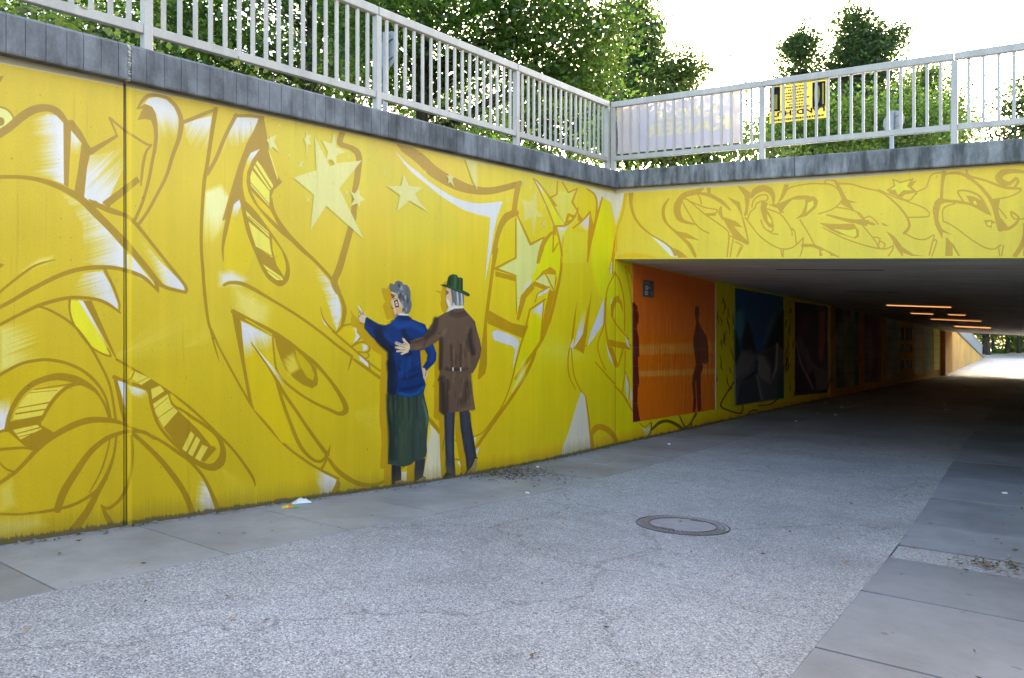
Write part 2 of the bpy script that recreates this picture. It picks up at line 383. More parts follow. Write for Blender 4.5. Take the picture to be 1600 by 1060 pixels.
P([(20, 672), (58, 664), (66, 670), (32, 687)], LY); S((26, 678, 1.4), (64, 668, 2)); S((30, 683, 1.2), (66, 674, 1.6))
P([(-5, 682), (12, 675), (38, 697), (-5, 699)], YB)
S((-8, 760, 6), (24, 738, 6), (56, 705, 7), (80, 684, 9), (112, 666, 10), (140, 657, 10), (170, 657, 8), (192, 662, 5), (204, 668, 3), (230, 678, 4), (256, 692, 5), (290, 715, 6), (306, 722, 7), (320, 728, 8))
S((-5, 703, 5), (38, 700, 4), (56, 703, 6)); S((-5, 676, 4), (14, 671, 4)); S((-4, 719, 2), (8, 732, 3), (22, 738, 4))
S((-5, 803, 4), (30, 804, 4), (60, 801, 4), (84, 797, 5), (112, 790, 5), (136, 778, 5), (154, 764, 5), (166, 748, 5))
S((90, 796, 12), (100, 768, 12), (120, 736, 11), (140, 708, 9), (160, 690, 8), (176, 681, 7), (192, 676, 6), (206, 674, 5), (226, 676, 6), (242, 686, 4))
P([(309, 738), (316, 746), (322, 756), (336, 796), (338, 803), (304, 808), (306, 770)], WH, grad=((326, 780), (300, 776)), hair=.5)
S((208, 678, 6), (226, 694, 7), (250, 718, 8), (274, 748, 9), (290, 774, 9), (301, 803, 10))
S((172, 684, 2), (168, 704, 3), (158, 736, 3), (140, 770, 2)); S((182, 680, 4), (178, 710, 4), (168, 740, 6), (152, 770, 9), (136, 800, 11), (112, 832, 13))
S((205, 682, 5), (207, 710, 5), (203, 746, 5), (192, 774, 6), (180, 788, 5), (168, 795, 5), (158, 790, 3)); S((159, 790, 3), (166, 806, 8), (176, 822, 10))
M.poly([(-5, 812), (60, 808), (72, 822), (30, 836), (-5, 840)], (214, 206, 150), a=.5, soft=8); M.poly([(0, 762), (18, 748), (26, 790), (0, 800)], (214, 206, 150), a=.4, soft=6)
# striped box by the joint
P([(183, 594), (197, 599), (198, 644), (190, 615)], WH); P([(199, 602), (228, 611), (231, 627), (206, 618)], WH, grad=((212, 606), (216, 628)), hair=.3)
P([(176, 586), (183, 592), (190, 620), (197, 656), (193, 664), (186, 634)])
P([(220, 602), (236, 592), (262, 612), (268, 632), (288, 645), (300, 653), (312, 664), (330, 690), (338, 702), (320, 722), (300, 716), (280, 700), (258, 672), (244, 650), (236, 626), (230, 608)])
P([(200, 588), (208, 579), (236, 592), (221, 602)], LY); P([(236, 608), (250, 603), (257, 611), (238, 624)], LY)
P([(238, 632), (262, 616), (267, 632), (278, 643), (256, 668), (244, 648)], LY); P([(284, 703), (298, 674), (304, 680), (290, 709)], LY); P([(292, 711), (307, 682), (313, 688), (300, 715)], LY); P([(304, 717), (316, 695), (325, 699), (312, 723)], LY)
S((240, 640, 1), (262, 622, 1)); S((246, 654, 1), (272, 636, 1.2)); S((215, 598, 1), (232, 590, 1))
P([(267, 614), (300, 646), (330, 674), (343, 699), (330, 697), (310, 672), (285, 648), (270, 632)], YB)
S((177, 590, 4), (200, 596, 4), (210, 580, 2)); S((178, 588, 4), (200, 598, 5), (230, 609, 5), (236, 630, 5), (244, 656, 5), (256, 676, 5), (280, 701, 5), (304, 720, 7), (320, 729, 9), (334, 730, 12), (344, 723, 14), (348, 712, 11), (348, 700, 8), (340, 682, 6), (320, 665, 5), (300, 652, 5), (286, 642, 4), (270, 632, 3), (262, 612, 2))
S((290, 716, 4), (300, 724, 5), (318, 746, 5), (332, 774, 6), (343, 803, 9))
# ---- the two teardrop eyes of the letter
P([(405, 184), (412, 182), (416, 204), (420, 236), (431, 270), (441, 285), (428, 297), (423, 310), (425, 330), (431, 342), (445, 362), (470, 390), (440, 366), (425, 352), (410, 338), (396, 322), (390, 312), (383, 312), (370, 320), (356, 342), (347, 345), (360, 300), (372, 260), (385, 225), (396, 205)])
P([(374, 312), (366, 319), (361, 338), (368, 346), (379, 330), (384, 352), (396, 400), (380, 440), (350, 420), (352, 360)], YB)
P([(374, 312), (365, 320), (361, 337), (368, 345), (376, 322)], WH, grad=((371, 318), (366, 346)))
P([(392, 239), (406, 233), (394, 250), (386, 270), (385, 284), (388, 300), (396, 316), (408, 332), (420, 346), (434, 361), (428, 360), (414, 350), (400, 338), (390, 324), (382, 308), (379, 290), (380, 270), (386, 250)], YB)
P([(392, 239), (406, 233), (394, 250), (386, 268), (382, 266), (386, 250)], WH, grad=((396, 240), (384, 268)))
P([(402, 251), (410, 262), (419, 277), (427, 290), (425, 296), (421, 297), (396, 262)], (222, 206, 84)); S((399, 257, 2.4), (424, 295, 2.4))
P([(394, 266), (421, 299), (421, 323), (392, 290), (391, 277)], (222, 206, 84)); S((392, 286, 1.3), (421, 320, 1.3))
P([(392, 298), (421, 327), (428, 339), (443, 361), (424, 342), (404, 322)], YB)
S((420, 236, 1.4), (434, 279, 1.6), col=(222, 208, 110))
P([(376, 312), (384, 358), (400, 400), (414, 430), (430, 445), (441, 447), (450, 439), (453, 426), (451, 410), (444, 394), (430, 372), (420, 358), (404, 336), (388, 318)], smooth=True)
P([(384, 329), (396, 342), (420, 363), (421, 371), (386, 338)], (222, 206, 84)); P([(388, 346), (421, 374), (423, 390), (426, 403), (400, 386), (394, 368)], (218, 202, 84)); S((400, 386, 1.2), (424, 400, 1.2)); S((388, 338, 1.2), (420, 366, 1.2))
P([(411, 413), (440, 433), (443, 438), (432, 438), (420, 428)], (222, 206, 84)); S((414, 420, 1), (438, 436, 1))
P([(425, 371), (440, 392), (446, 410), (447, 422), (444, 433), (432, 414), (426, 390)], YB)
S((363, 312, 8), (353, 358, 7), (348, 388, 4), (349, 409, .8))
P([(482, 406), (492, 412), (512, 436), (525, 456), (532, 475), (533, 494), (526, 516), (520, 500), (514, 480), (505, 455), (492, 426)], WH, grad=((526, 470), (496, 474)), hair=.6, seed=14)
P([(502, 492), (508, 505), (519, 517), (506, 506)], WH)
S((424, 310, 3), (428, 332, 5), (444, 360, 8), (470, 388, 7), (492, 408, 5), (516, 434, 5), (528, 454, 5), (537, 476, 6), (538, 490, 7), (534, 510, 4), (525, 521, 3)); S((501, 480, 1), (504, 495, 2), (512, 508, 3), (524, 520, 3))
M.poly([(344, 446), (344, 428), (362, 424), (384, 436), (376, 446), (356, 444)], WH, a=.9, soft=6)
M.poly([(366, 450), (396, 462), (420, 480), (416, 505), (390, 510), (370, 480)], (222, 213, 150), a=.55, soft=9)
S((350, 446, 4), (358, 442, 5), (376, 443, 6), (396, 452, 6), (430, 472, 4), (466, 494, 4), (502, 520, 4), (528, 541, 4), (550, 557, 4)); S((550, 557, 4), (547, 568, 3), (544, 579, .8)); S((553, 562, 4), (576, 578, 5), (594, 591, 5))
P([(553, 512), (562, 514), (564, 522), (560, 531), (552, 536), (556, 525)], WH, soft=1); P([(528, 520), (540, 512), (552, 512), (556, 526), (548, 538), (538, 530)], YB)
S((526, 520, 2.4), (535, 510, 2.4), (548, 507, 2.6), (560, 510, 2.6), (565, 520, 2.6), (562, 530, 2.4), (550, 541, 2)); P([(566, 538), (574, 540), (574, 547), (567, 549)], WH, soft=1)
S((549, 543, 2.4), (560, 536, 2.6), (570, 535, 3), (577, 541, 3.4), (577, 548, 3), (570, 551, 2.6), (560, 550, 2)); S((568, 551, 2), (575, 552, 2), (576, 558, 2), (571, 560, 2))
P([(561, 553), (576, 565), (577, 575), (562, 563)], WH); S((520, 518, 3), (548, 542, 3), (576, 566, 3), (594, 580, 3)); S((576, 564, 2), (578, 578, 3))
P([(383, 556), (425, 546), (431, 590), (437, 625), (445, 655), (462, 694), (440, 692), (420, 664), (397, 640)], YB)
P([(377, 502), (425, 527), (426, 548), (405, 552), (383, 560), (379, 530)], WH, grad=((392, 520), (404, 562)), hair=.35, seed=15)
P([(361, 482), (376, 502), (378, 522), (382, 562), (387, 592), (395, 634), (397, 642), (388, 624), (376, 560), (368, 520)])
S((364, 487, 7), (376, 495, 10), (392, 503, 9), (425, 520, 9), (450, 538, 12), (475, 556, 9), (492, 568, 6), (512, 590, 5), (528, 612, 6), (539, 632, 8), (540, 643, 9), (530, 647, 6), (516, 641, 5), (492, 630, 4), (466, 614, 4), (440, 592, 4), (432, 577, 3), (429, 560, 3), (426, 528, 3))
S((384, 499, 1.3), (425, 523, 1.3), col=(222, 198, 30))
P([(428, 524), (460, 544), (480, 562), (494, 575), (497, 592), (496, 602), (488, 607), (474, 602), (460, 592), (446, 578), (438, 560), (432, 542)])
M.poly([(441, 562), (458, 550), (468, 576), (452, 586)], (218, 200, 70), a=.8, grad=((458, 570), (440, 556)), hair=.9, seed=16, soft=3)
P([(461, 546), (474, 558), (486, 572), (491, 586), (489, 595), (480, 590), (470, 574), (464, 560)], .97)
P([(392, 535), (420, 566), (440, 590), (452, 610), (440, 603), (428, 590), (412, 566)], WH, grad=((415, 560), (452, 612)), hair=.2)
S((392, 535, 1), (404, 552, 3), (420, 575, 3), (433, 596, 5), (446, 618, 5), (464, 644, 5), (480, 668, 5), (500, 696, 6), (512, 711, 6))
S((432, 596, 4), (438, 616, 5), (448, 646, 5), (466, 691, 6), (480, 711, 5), (494, 721, 5), (504, 720, 5), (512, 710, 5), (516, 696, 1))
P([(484, 728), (526, 750), (524, 757), (512, 779), (503, 779), (492, 742)], WH, grad=((512, 754), (486, 750)), hair=.5)
S((514, 718, 5), (526, 734, 7), (544, 748, 8), (564, 757, 7), (586, 758, 6), (603, 751, 3)); S((512, 716, 3), (502, 734, 4)); P([(528, 748), (522, 762), (513, 779), (527, 776), (532, 756)])
# ---- swooshes behind the stars
def olive(pts): M.poly(pts, (196, 186, 52), a=.45, soft=14)
olive([(425, 190), (560, 205), (610, 260), (560, 330), (470, 300), (440, 240)]); olive([(600, 250), (700, 300), (740, 380), (620, 390)])
S((536, 204, 10), (531, 224, 9), (545, 230, 8), (556, 236, 10), (561, 246, 10), (560, 262, 10), (557, 285, 10), (554, 300, 8), (553, 330, 9), (551, 345, 10), (543, 375, 10), (530, 420, 11), (522, 440, 11), (528, 456, 9))
S((622, 222, 8), (632, 231, 14), (656, 248, 17), (680, 270, 18), (712, 288, 17), (740, 297, 13), (770, 298, 11), (813, 287, 9)); S((810, 288, 9), (806, 310, 8), (803, 334, 8))
S((806, 333, 10), (793, 338, 12), (783, 352, 9), (776, 374, 7), (772, 395, 8))
P(Z(600, 200, 5, [(85, 175), (140, 240), (200, 297), (270, 350), (350, 420), (430, 475), (500, 518), (570, 552), (640, 575), (700, 587), (760, 590), (850, 584), (930, 572), (890, 680), (860, 800), (836, 960), (790, 1200), (782, 1322), (790, 1180), (805, 1020), (820, 860), (830, 700), (740, 680), (640, 650), (570, 612), (500, 570), (420, 515), (350, 455), (280, 400), (220, 350), (160, 285)]), WH)
P([(771, 388), (779, 388), (771, 430), (764, 484), (761, 508), (761, 570), (758, 584), (750, 592), (746, 593), (752, 545), (758, 490), (766, 430)])
P([(762, 484), (780, 494), (800, 505), (823, 510), (817, 529), (790, 518), (762, 506)])
P([(769, 518), (778, 516), (794, 522), (810, 530), (811, 537), (807, 556), (802, 576), (801, 576), (805, 546), (800, 541), (786, 537), (772, 532), (769, 526)], WH, soft=.8)
# ---- letters right of the couple
P([(826, 512), (829, 484), (850, 469), (858, 452), (866, 456), (860, 486), (852, 515), (846, 532), (835, 548), (812, 590), (800, 602), (806, 570), (816, 530)], (226, 202, 4))
P([(829, 427), (838, 412), (842, 396), (850, 385), (862, 366), (876, 372), (878, 412), (872, 444), (864, 436), (852, 426), (838, 436), (826, 446)], (232, 208, 10))
STAR5 = [(808, 336), (829, 382), (849, 371), (843, 395), (841, 410), (836, 424), (828, 440), (820, 455), (812, 476), (807, 488), (806, 430), (774, 420), (806, 403), (806, 370)]
P(STAR5, (208, 206, 128))
P([(783, 398), (792, 352), (806, 342), (806, 402), (780, 414)], 1.0, a=.3)
S((808, 336, 2.5), (829, 382, 4), (850, 371, 2.5), (843, 396, 3), lin=True); S((806, 342, 2.5), (806, 403, 3), (774, 420, 4), (806, 431, 2), (807, 490, 2), lin=True); P([(774, 424), (805, 432), (805, 440), (774, 432)])
P([(814, 462), (807, 499), (811, 502), (822, 466), (836, 450), (828, 448)])
P([(848, 384), (842, 396), (838, 412), (842, 412), (850, 390)])
P([(836, 438), (848, 424), (860, 417), (868, 423), (870, 438), (866, 455), (864, 440), (861, 431), (852, 429), (842, 438)])
P([(850, 428), (860, 445), (858, 449), (836, 441)], (212, 210, 138)); P([(853, 428), (868, 430), (866, 453)], (218, 204, 90)); S((852, 427, 2), (866, 455, 2), lin=True)
P([(814, 464), (826, 447), (836, 440), (859, 449), (850, 453), (836, 447), (826, 456), (816, 468)])
P([(818, 455), (820, 448), (832, 435), (828, 446)], WH); P([(841, 460), (858, 449), (857, 456), (840, 464)], WH)
P([(858, 453), (867, 456), (860, 486), (852, 515), (848, 531), (846, 520), (850, 490)])
P([(830, 487), (850, 470), (848, 504), (842, 496)], WH, grad=((844, 482), (838, 502)), hair=.3)
S((822, 510, 3), (828, 484, 3), (852, 468, 3), lin=True); S((836, 472, 2), (840, 459, 2), (858, 449, 2), lin=True); S((850, 470, 2), (846, 515, 2), (844, 535, 2))
S((918, 392, .8), (878, 382, 1), col=BR(880, 400)) if False else None
S((880, 372, 3), (878, 390, 4), (876, 426, 4), (868, 464, 5), (860, 496, 5), (848, 528, 5), (836, 548, 5), (820, 570, 5), (806, 592, 5))
S((836, 548, 5), (833, 560, 5), (820, 588, 5), (796, 626, 5), (780, 648, 5), (760, 676, 5), (742, 702, 5))
M.poly([(806, 596), (820, 560), (818, 590), (800, 612)], (236, 222, 150), a=.8, soft=4)
S((824, 510, 2.5), (816, 532, 2.5), (808, 560, 2.5), (798, 600, 2), (786, 632, 2), (770, 656, 2), (754, 676, 2), (738, 683, 2))
P([(834, 280), (839, 281), (856, 304), (870, 330), (881, 350), (866, 354), (858, 332), (844, 300)], (236, 208, 40)); P([(834, 281), (839, 282), (853, 300), (851, 314), (844, 300)], WH, grad=((840, 285), (851, 314)))
S((833, 280, 2), (839, 283, 2.5), (856, 305, 3), (870, 330, 3), (882, 350, 2.5)); S((834, 281, 2), (844, 300, 2.5), (858, 332, 2.5), (866, 354, 2.5), (867, 366, 3))
P([(870, 300), (888, 299), (902, 296), (894, 318), (904, 332), (888, 348), (884, 345), (880, 352), (866, 322)], (214, 208, 110), a=.6)
S((879, 285, 2.5), (888, 301, 2.5), (902, 295, 2.5), (894, 316, 3), (903, 331, 2.5), lin=True); S((871, 284, 2), (870, 304, 2.5), (860, 309, 3), (869, 322, 3), lin=True)
P([(882, 350), (887, 333), (900, 338), (892, 348)]); P([(887, 345), (890, 338), (895, 342)], YB)
P([(902.6, 332), (893, 348.5), (882, 354.7), (868, 356), (874, 380), (876, 391), (879, 370), (884, 360), (899, 348)], WH, grad=((872, 362), (900, 372)), hair=.5)
S((903, 325, 2), (901, 333, 3), (893, 346, 3), (882, 353, 3), (866, 353.5, 3)); P([(903, 331), (911, 343), (906, 347), (903, 345)])
P([(868, 356), (880, 360), (918, 365), (917, 410), (878, 412)], (230, 206, 60), a=.5)
P([(921, 336), (918.5, 372), (913, 358), (904, 356), (895, 357), (911, 346)], WH, grad=((918, 345), (904, 362)), hair=.4); S((922, 331, 3), (911, 344, 3), (895, 357, 2))
P([(922.5, 330), (928, 354), (920, 395), (917, 415), (918, 380), (920.5, 340)])
P([(941, 310), (951, 312), (963, 362), (963, 500), (950, 480), (935, 460), (925, 420), (924, 380), (933, 339)], (238, 212, 20), a=.8, soft=2)
P([(917, 293), (963, 303), (963, 350), (958, 332), (954, 316), (942, 310), (933, 330), (933, 313), (926, 299)], CR)
S((917, 296, 2), (928, 303, 3), (932.6, 317, 3), (931, 341, 3), (928, 353, 3)); S((941, 309, 2.5), (933, 339, 3), (923, 380, 3), (918, 408, 3)); S((963, 362, 3), (957, 402, 3), (953, 424, 2))
S((841, 410, 5), (848, 383, 7), (862, 364, 4), (867, 366, 3)); S((865, 354, 2.5), (864, 394, 2.5), (872, 380, 2), lin=True); S((869, 356, 3), (875, 380, 3), (878, 400, 3))
P([(902, 469), (899, 500), (896, 528), (892, 532), (897, 495)]); P([(925, 454), (921, 490), (916, 530), (912, 553), (897, 544), (909, 525), (915, 500)])
P([(916, 476), (911, 522), (897, 544), (902, 518), (908, 494)], WH, grad=((908, 530), (912, 470)), hair=.2); P([(944, 465), (943, 506), (918, 542), (922, 522), (936, 486)], WH)
S((946, 466, 1.8), (943, 510, 2), (937, 526, 2), (934, 542, 2), (938, 560, 2), (946, 578, 2)); S((895, 528, 2), (888, 556, 2), (889, 586, 2), (899, 608, 1.5)); P([(896, 528), (891, 540), (893, 562), (896, 542)], WH)
S((893, 545, 2), (896, 582, 2), (906, 608, 2), (915, 620, 2.4)); S((916, 540, 2), (897, 545, 1.5))
P([(908, 612), (915, 620), (923, 698), (921, 705), (873, 716), (888, 676), (900, 636)], CR); S((915, 620, 2), (920, 655, 3), (925, 706, 3.4))
S((924, 680, 5), (930, 670, 9), (938, 667, 9), (950, 672, 9), (960, 683, 7), (967, 696, 4)); S((924, 676, 4), (927, 703, 4)); S((960, 684, 3), (963, 698, 4))
S((962, 426, 2.4), (954, 440, 2), (948, 458, 2), (946, 502, 2), (949, 530, 3), (956, 560, 3), (963, 574, 3), (970, 560, 2), (975, 538, 2)); S((960, 426, 2.5), (968, 438, 2.5), (975, 470, 2), (976, 518, 2)); S((958, 428, 2), (952, 420, 2))
P([(954, 476), (960, 464), (966, 462), (972, 472), (974, 490), (968, 475), (964, 472), (959, 484), (958, 497), (962, 508), (955, 494)]); P([(953, 490), (955, 470), (958, 466), (954, 478)], WH)
S((955, 492, 2), (962, 506, 2.4), (972, 518, 2.4), (982, 530, 2.4)); P([(949, 530), (986, 538), (985, 547), (950, 541)]); P([(977, 524), (981, 533), (985, 545), (979, 540)], WH)
P([(947, 538), (951, 558), (960, 574), (955, 558)], WH); P([(952, 541), (960, 572), (967, 573), (958, 545)]); S((973, 545, 2), (966, 573, 2)); S((977, 548, 2), (976, 585, 2), (972, 616, 2))
S((930, 566, 2), (946, 584, 2.4), (960, 600, 2.8)); S((961, 604, 3), (974, 618, 3), (988, 642, 3)); P([(977, 582), (982, 600), (981, 628), (978, 612)], WH); S((977, 580, 1.5), (984, 604, 1.5), (981, 630, 1.5)); P([(984, 602), (988, 616), (987, 642)], WH)
P([(956, 406), (953, 424), (956, 431), (957, 415)], WH); S((962, 392, 2), (958, 408, 2), (957, 428, 2)); S((976, 416, 1.6), (982, 440, 1.6), (988, 480, 1.6)); S((978, 416, 1.6), (986, 430, 1.6), (989, 450, 1.6))
# ---- the stars
STARS = []
def star(pts, a=.92, name=True):
    pts = [(p[0], p[1]) for p in pts]
    M.poly(pts, PALE, a=a)
    if name: STARS.append(pts)
def tiny(x, y, r, tall=1.0, n=4):
    k = []
    for i in range(2*n):
        w = math.pi*i/n-1.5+.2*n; rr = r if i % 2 == 0 else r*.24
        k.append((x+rr*math.cos(w)*.8, y+rr*math.sin(w)*tall))
    M.poly(k, PALE, a=.85); 
    if r > 4.5: STARS.append(k)
star(Z(300, 130, 5, [(1110, 380), (1125, 500), (1200, 540), (1125, 570), (1130, 645), (1085, 600), (1045, 610), (1060, 540), (1010, 445), (1085, 475)]))
star([(491.5, 214), (513, 257), (565, 251), (530, 295), (568, 374), (509, 322), (485, 360), (490, 305), (458, 278), (494, 266)])
P(Z(300, 130, 5, [(1065, 600), (1095, 605), (1110, 640), (1075, 650)]), .9)
star(Z(300, 130, 5, [(600, 390), (620, 420), (660, 405), (640, 460), (685, 550), (630, 500), (605, 530), (600, 480), (578, 445), (610, 430)]))
star(Z(300, 130, 5, [(888, 375), (905, 410), (930, 400), (915, 440), (930, 480), (903, 480), (888, 590), (890, 480), (868, 440), (890, 420)]))
star(Z(300, 130, 5, [(1230, 840), (1270, 865), (1300, 820), (1310, 880), (1355, 910), (1310, 930), (1305, 990), (1290, 940), (1230, 965), (1265, 910)]))
star(Z(600, 200, 5, [(150, 365), (195, 455), (305, 465), (240, 515), (270, 570), (345, 660), (195, 570), (95, 655), (125, 530), (20, 455), (130, 455)]))
star(Z(600, 200, 5, [(505, 350), (520, 375), (548, 380), (530, 405), (550, 470), (515, 425), (495, 440), (500, 400), (480, 370), (503, 375)]))
star(Z(600, 200, 5, [(630, 247), (722, 265), (725, 488), (690, 420)]), .8); P(Z(600, 200, 5, [(545, 250), (570, 232), (600, 245)]), PALE, a=.7); P(Z(600, 200, 5, [(765, 278), (790, 282), (808, 322), (790, 305)]), PALE, a=.7)
star(Z(600, 200, 5, [(1195, 475), (1190, 640), (1255, 700), (1190, 695), (1165, 850), (1150, 700), (1090, 730), (1095, 640), (1068, 555), (1140, 580)]), .75)
for a in ((437, 196, 5.5, 1), (451, 243, 5.5, 1.2), (470, 257, 8, 1.3), (544, 246, 5, 1.4), (481, 312, 6, 1.2), (541, 302, 7, 1), (600, 269, 5, 1.2), (664, 269, 4, 1.3), (670, 296, 5, 1.2), (816, 287, 5, 2), (829, 293, 3, 1.8), (793, 312, 4, 1.8), (862, 294, 5, 1.7), (876, 300, 4, 1.8), (880, 316, 4, 2.4), (883, 328, 3, 2.4), (852, 322, 3.5, 2), (849, 350, 7, 1.4), (601, 272, 3, 2)): tiny(*a)
# ---- white splinters round the man's legs
P(Z(565, 660, 7.26, [(775, 20), (890, 150), (915, 640), (880, 665), (740, 700), (690, 615), (740, 400), (740, 230), (765, 100)]), CR, grad=((828, 700), (660, 690)), hair=0); P([(672, 663), (688, 681), (691, 748), (686, 752), (667, 756), (660, 745), (667, 715), (667, 692)], CR, a=.9)
M.poly([(668, 668), (674, 664), (672, 684), (668, 692)], (222, 198, 60), a=.7, soft=2)
S((666, 650, 6), (678, 664, 6), (690, 680, 5)); P([(626, 738), (640, 736), (640, 760), (628, 758)], CR); P([(712, 690), (716, 688), (716, 694)], CR); P([(714, 722), (722, 720), (724, 738)], CR); S((712, 688, 3), (720, 700, 3), (724, 740, 3)); S((712, 718, 3), (722, 719, 3))
P([(739, 684), (744, 683), (742, 692)], CR); P([(744, 702), (749, 698), (747, 708), (743, 712)], CR)
# ---- the painted couple
A = lambda q: Z(545, 420, 6.667, q)
B = lambda q: Z(565, 560, 7.26, q)
D = lambda q: Z(565, 660, 7.26, q)
W_HAIR = closed(A([(425, 160), (445, 155), (470, 165), (490, 135), (520, 128), (550, 140), (565, 165), (600, 170), (625, 200), (640, 250), (640, 310), (652, 370), (645, 420), (625, 460), (600, 470), (575, 455), (565, 400), (530, 340), (515, 300), (500, 260), (470, 250), (440, 235), (425, 205)]), 3)
W_FACE = A([(440, 236), (500, 255), (530, 330), (575, 400), (590, 462), (520, 475), (485, 490), (470, 470), (455, 425), (450, 395), (433, 352), (443, 320), (462, 295), (440, 262)])
W_COLLAR = A([(480, 490), (530, 465), (620, 475), (625, 492), (530, 487), (483, 507)])
W_JACKET = [(570.5, 496.5), (573.5, 496), (582.5, 502), (591.5, 507), (600.5, 509), (609.5, 506), (615.5, 501), (618.5, 496), (624.5, 493), (638, 493.5), (641, 498), (653, 503), (663.5, 507), (667, 514.5), (672.5, 528), (677, 540), (681.5, 552), (681, 562.5), (677, 569), (668, 577.5), (664, 581), (660.5, 576), (661, 573), (666.5, 564), (668, 555), (663.5, 546), (656, 548), (657, 564), (658, 575), (661, 590), (665, 601), (663, 608), (661.5, 614), (650, 619), (637, 620.5), (623, 618), (610, 614), (605.5, 611), (605, 596), (607.5, 574), (607.5, 560), (608, 549), (596, 541.5), (587, 532.5), (578, 523.5), (569.5, 513), (569, 505)]
W_HAND = A([(160, 572), (120, 560), (103, 540), (100, 470), (112, 450), (97, 405), (95, 388), (105, 390), (130, 432), (152, 448), (165, 470), (182, 492), (170, 518)])
W_HAND2 = B([(680, 108), (712, 112), (728, 150), (757, 150), (750, 180), (735, 215), (718, 255), (695, 225)])
W_SKIRT = B([(296, 370), (330, 392), (420, 418), (520, 438), (620, 428), (703, 390), (722, 480), (752, 600), (762, 690), (748, 800), (740, 900), (737, 950)])+D([(740, 330), (728, 390), (690, 410), (610, 432), (560, 480), (480, 505), (400, 497), (340, 480), (296, 472), (303, 350), (313, 200), (310, 60)])+B([(296, 700), (288, 600), (290, 480)])
W_LEG1 = D([(343, 485), (445, 500), (450, 600), (447, 660), (510, 668), (516, 700), (500, 735), (343, 748)]); W_LEG2 = D([(608, 430), (722, 405), (712, 520), (695, 612), (728, 628), (738, 690), (600, 702), (598, 560)])
W_SHOE1 = D([(378, 672), (440, 655), (510, 670), (513, 695), (430, 705), (390, 718)]); W_SHOE2 = D([(605, 665), (640, 655), (690, 622), (722, 632), (738, 660), (728, 685), (640, 686)])
H_CROWN = A([(1018, 180), (1030, 120), (1045, 75), (1080, 58), (1120, 65), (1135, 95), (1160, 90), (1182, 105), (1182, 235), (1160, 245), (1090, 218)])
H_BRIM = A([(953, 168), (985, 164), (1030, 175), (1100, 205), (1180, 225), (1240, 255), (1257, 275), (1245, 287), (1180, 262), (1100, 232), (1030, 197), (980, 182)])
M_HAIR = A([(1052, 200), (1100, 215), (1165, 240), (1196, 262), (1190, 380), (1110, 380), (1075, 340), (1065, 280)])
M_FACE = A([(1010, 196), (1055, 203), (1070, 290), (1090, 345), (1112, 380), (1100, 398), (1050, 400), (1030, 385), (1012, 335), (1006, 295), (1015, 260)])
M_BEARD = A([(1008, 310), (1020, 312), (1038, 332), (1060, 395), (1035, 403), (1018, 360)])
M_COLLAR = A([(1008, 458), (1040, 402), (1110, 384), (1190, 388), (1185, 418), (1090, 424)])
M_COAT = A([(1000, 462), (1090, 420), (1190, 412), (1240, 470), (1310, 550), (1330, 640), (1360, 740), (1378, 830), (1365, 920), (1330, 1010)])+B([(1300, 92), (1255, 168), (1236, 175), (1240, 250), (1260, 420), (1284, 578), (1200, 592), (1100, 602), (1000, 618), (930, 632), (876, 602), (880, 400), (882, 255), (858, 262), (872, 225), (886, 170), (884, 60)])+A([(945, 900), (940, 742), (880, 782), (790, 832), (700, 852), (640, 852), (628, 830), (634, 755), (700, 728), (770, 708), (820, 650), (870, 570), (900, 518)])
M_HAND = A([(470, 765), (490, 758), (545, 782), (572, 772), (548, 730), (556, 720), (575, 730), (595, 757), (628, 790), (632, 830), (612, 872), (545, 900), (530, 888), (562, 868), (492, 872), (488, 852), (540, 848), (477, 828), (478, 810), (530, 808), (478, 788)])
M_LEG1 = D([(935, -100), (1060, -118), (1052, 60), (1050, 330), (1066, 600), (965, 592), (950, 350), (938, 0)]); M_LEG2 = D([(1108, -120), (1218, -135), (1242, 20), (1272, 180), (1302, 380), (1300, 420), (1262, 475), (1226, 545), (1193, 552), (1180, 400), (1150, 250), (1120, 60)])
M_SHOE1 = D([(918, 622), (960, 568), (1066, 602), (1066, 632), (930, 648)]); M_SHOE2 = D([(1174, 592), (1200, 545), (1240, 500), (1280, 405), (1312, 408), (1304, 520), (1284, 602), (1185, 612)])
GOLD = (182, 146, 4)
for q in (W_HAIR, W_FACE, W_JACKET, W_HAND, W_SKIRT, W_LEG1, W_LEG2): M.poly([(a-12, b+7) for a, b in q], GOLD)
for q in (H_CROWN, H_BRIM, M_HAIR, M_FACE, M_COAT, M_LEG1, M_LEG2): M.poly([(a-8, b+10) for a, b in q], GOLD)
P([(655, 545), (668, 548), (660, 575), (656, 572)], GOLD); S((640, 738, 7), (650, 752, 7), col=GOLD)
SK = (206, 172, 142); DN = (46, 48, 62)
M.poly(W_LEG1, (36, 36, 48)); M.poly(W_LEG2, DN); M.poly(W_SHOE1, (150, 122, 82)); M.poly(W_SHOE2, (158, 130, 90))
M.poly(D([(345, 690), (390, 720), (505, 705), (505, 738), (345, 750)]), (28, 26, 30)); M.poly(D([(345, 490), (380, 495), (370, 650), (345, 690)]), (24, 26, 36), soft=2)
M.poly(W_SKIRT, (52, 70, 60))
for x0, x1, w, c in ((296, 330, 5, (24, 34, 36)), (360, 365, 5, (20, 34, 30)), (590, 585, 4, (36, 52, 54)), (470, 460, 6, (62, 78, 58)), (650, 640, 8, (58, 72, 74)), (420, 400, 3, (28, 44, 38))):
    M.stroke(Z(565, 560, 7.26, [(x0, 420), (x0+8, 600), (x1-2, 900)])+Z(565, 660, 7.26, [(x1, 400)]), c, a=.6, soft=2.4) if False else M.stroke([(*q, w) for q in B([(x0, 420), (x0+8, 600), (x1-2, 900), (x1, 1140)])], c, a=.6, soft=2.4)
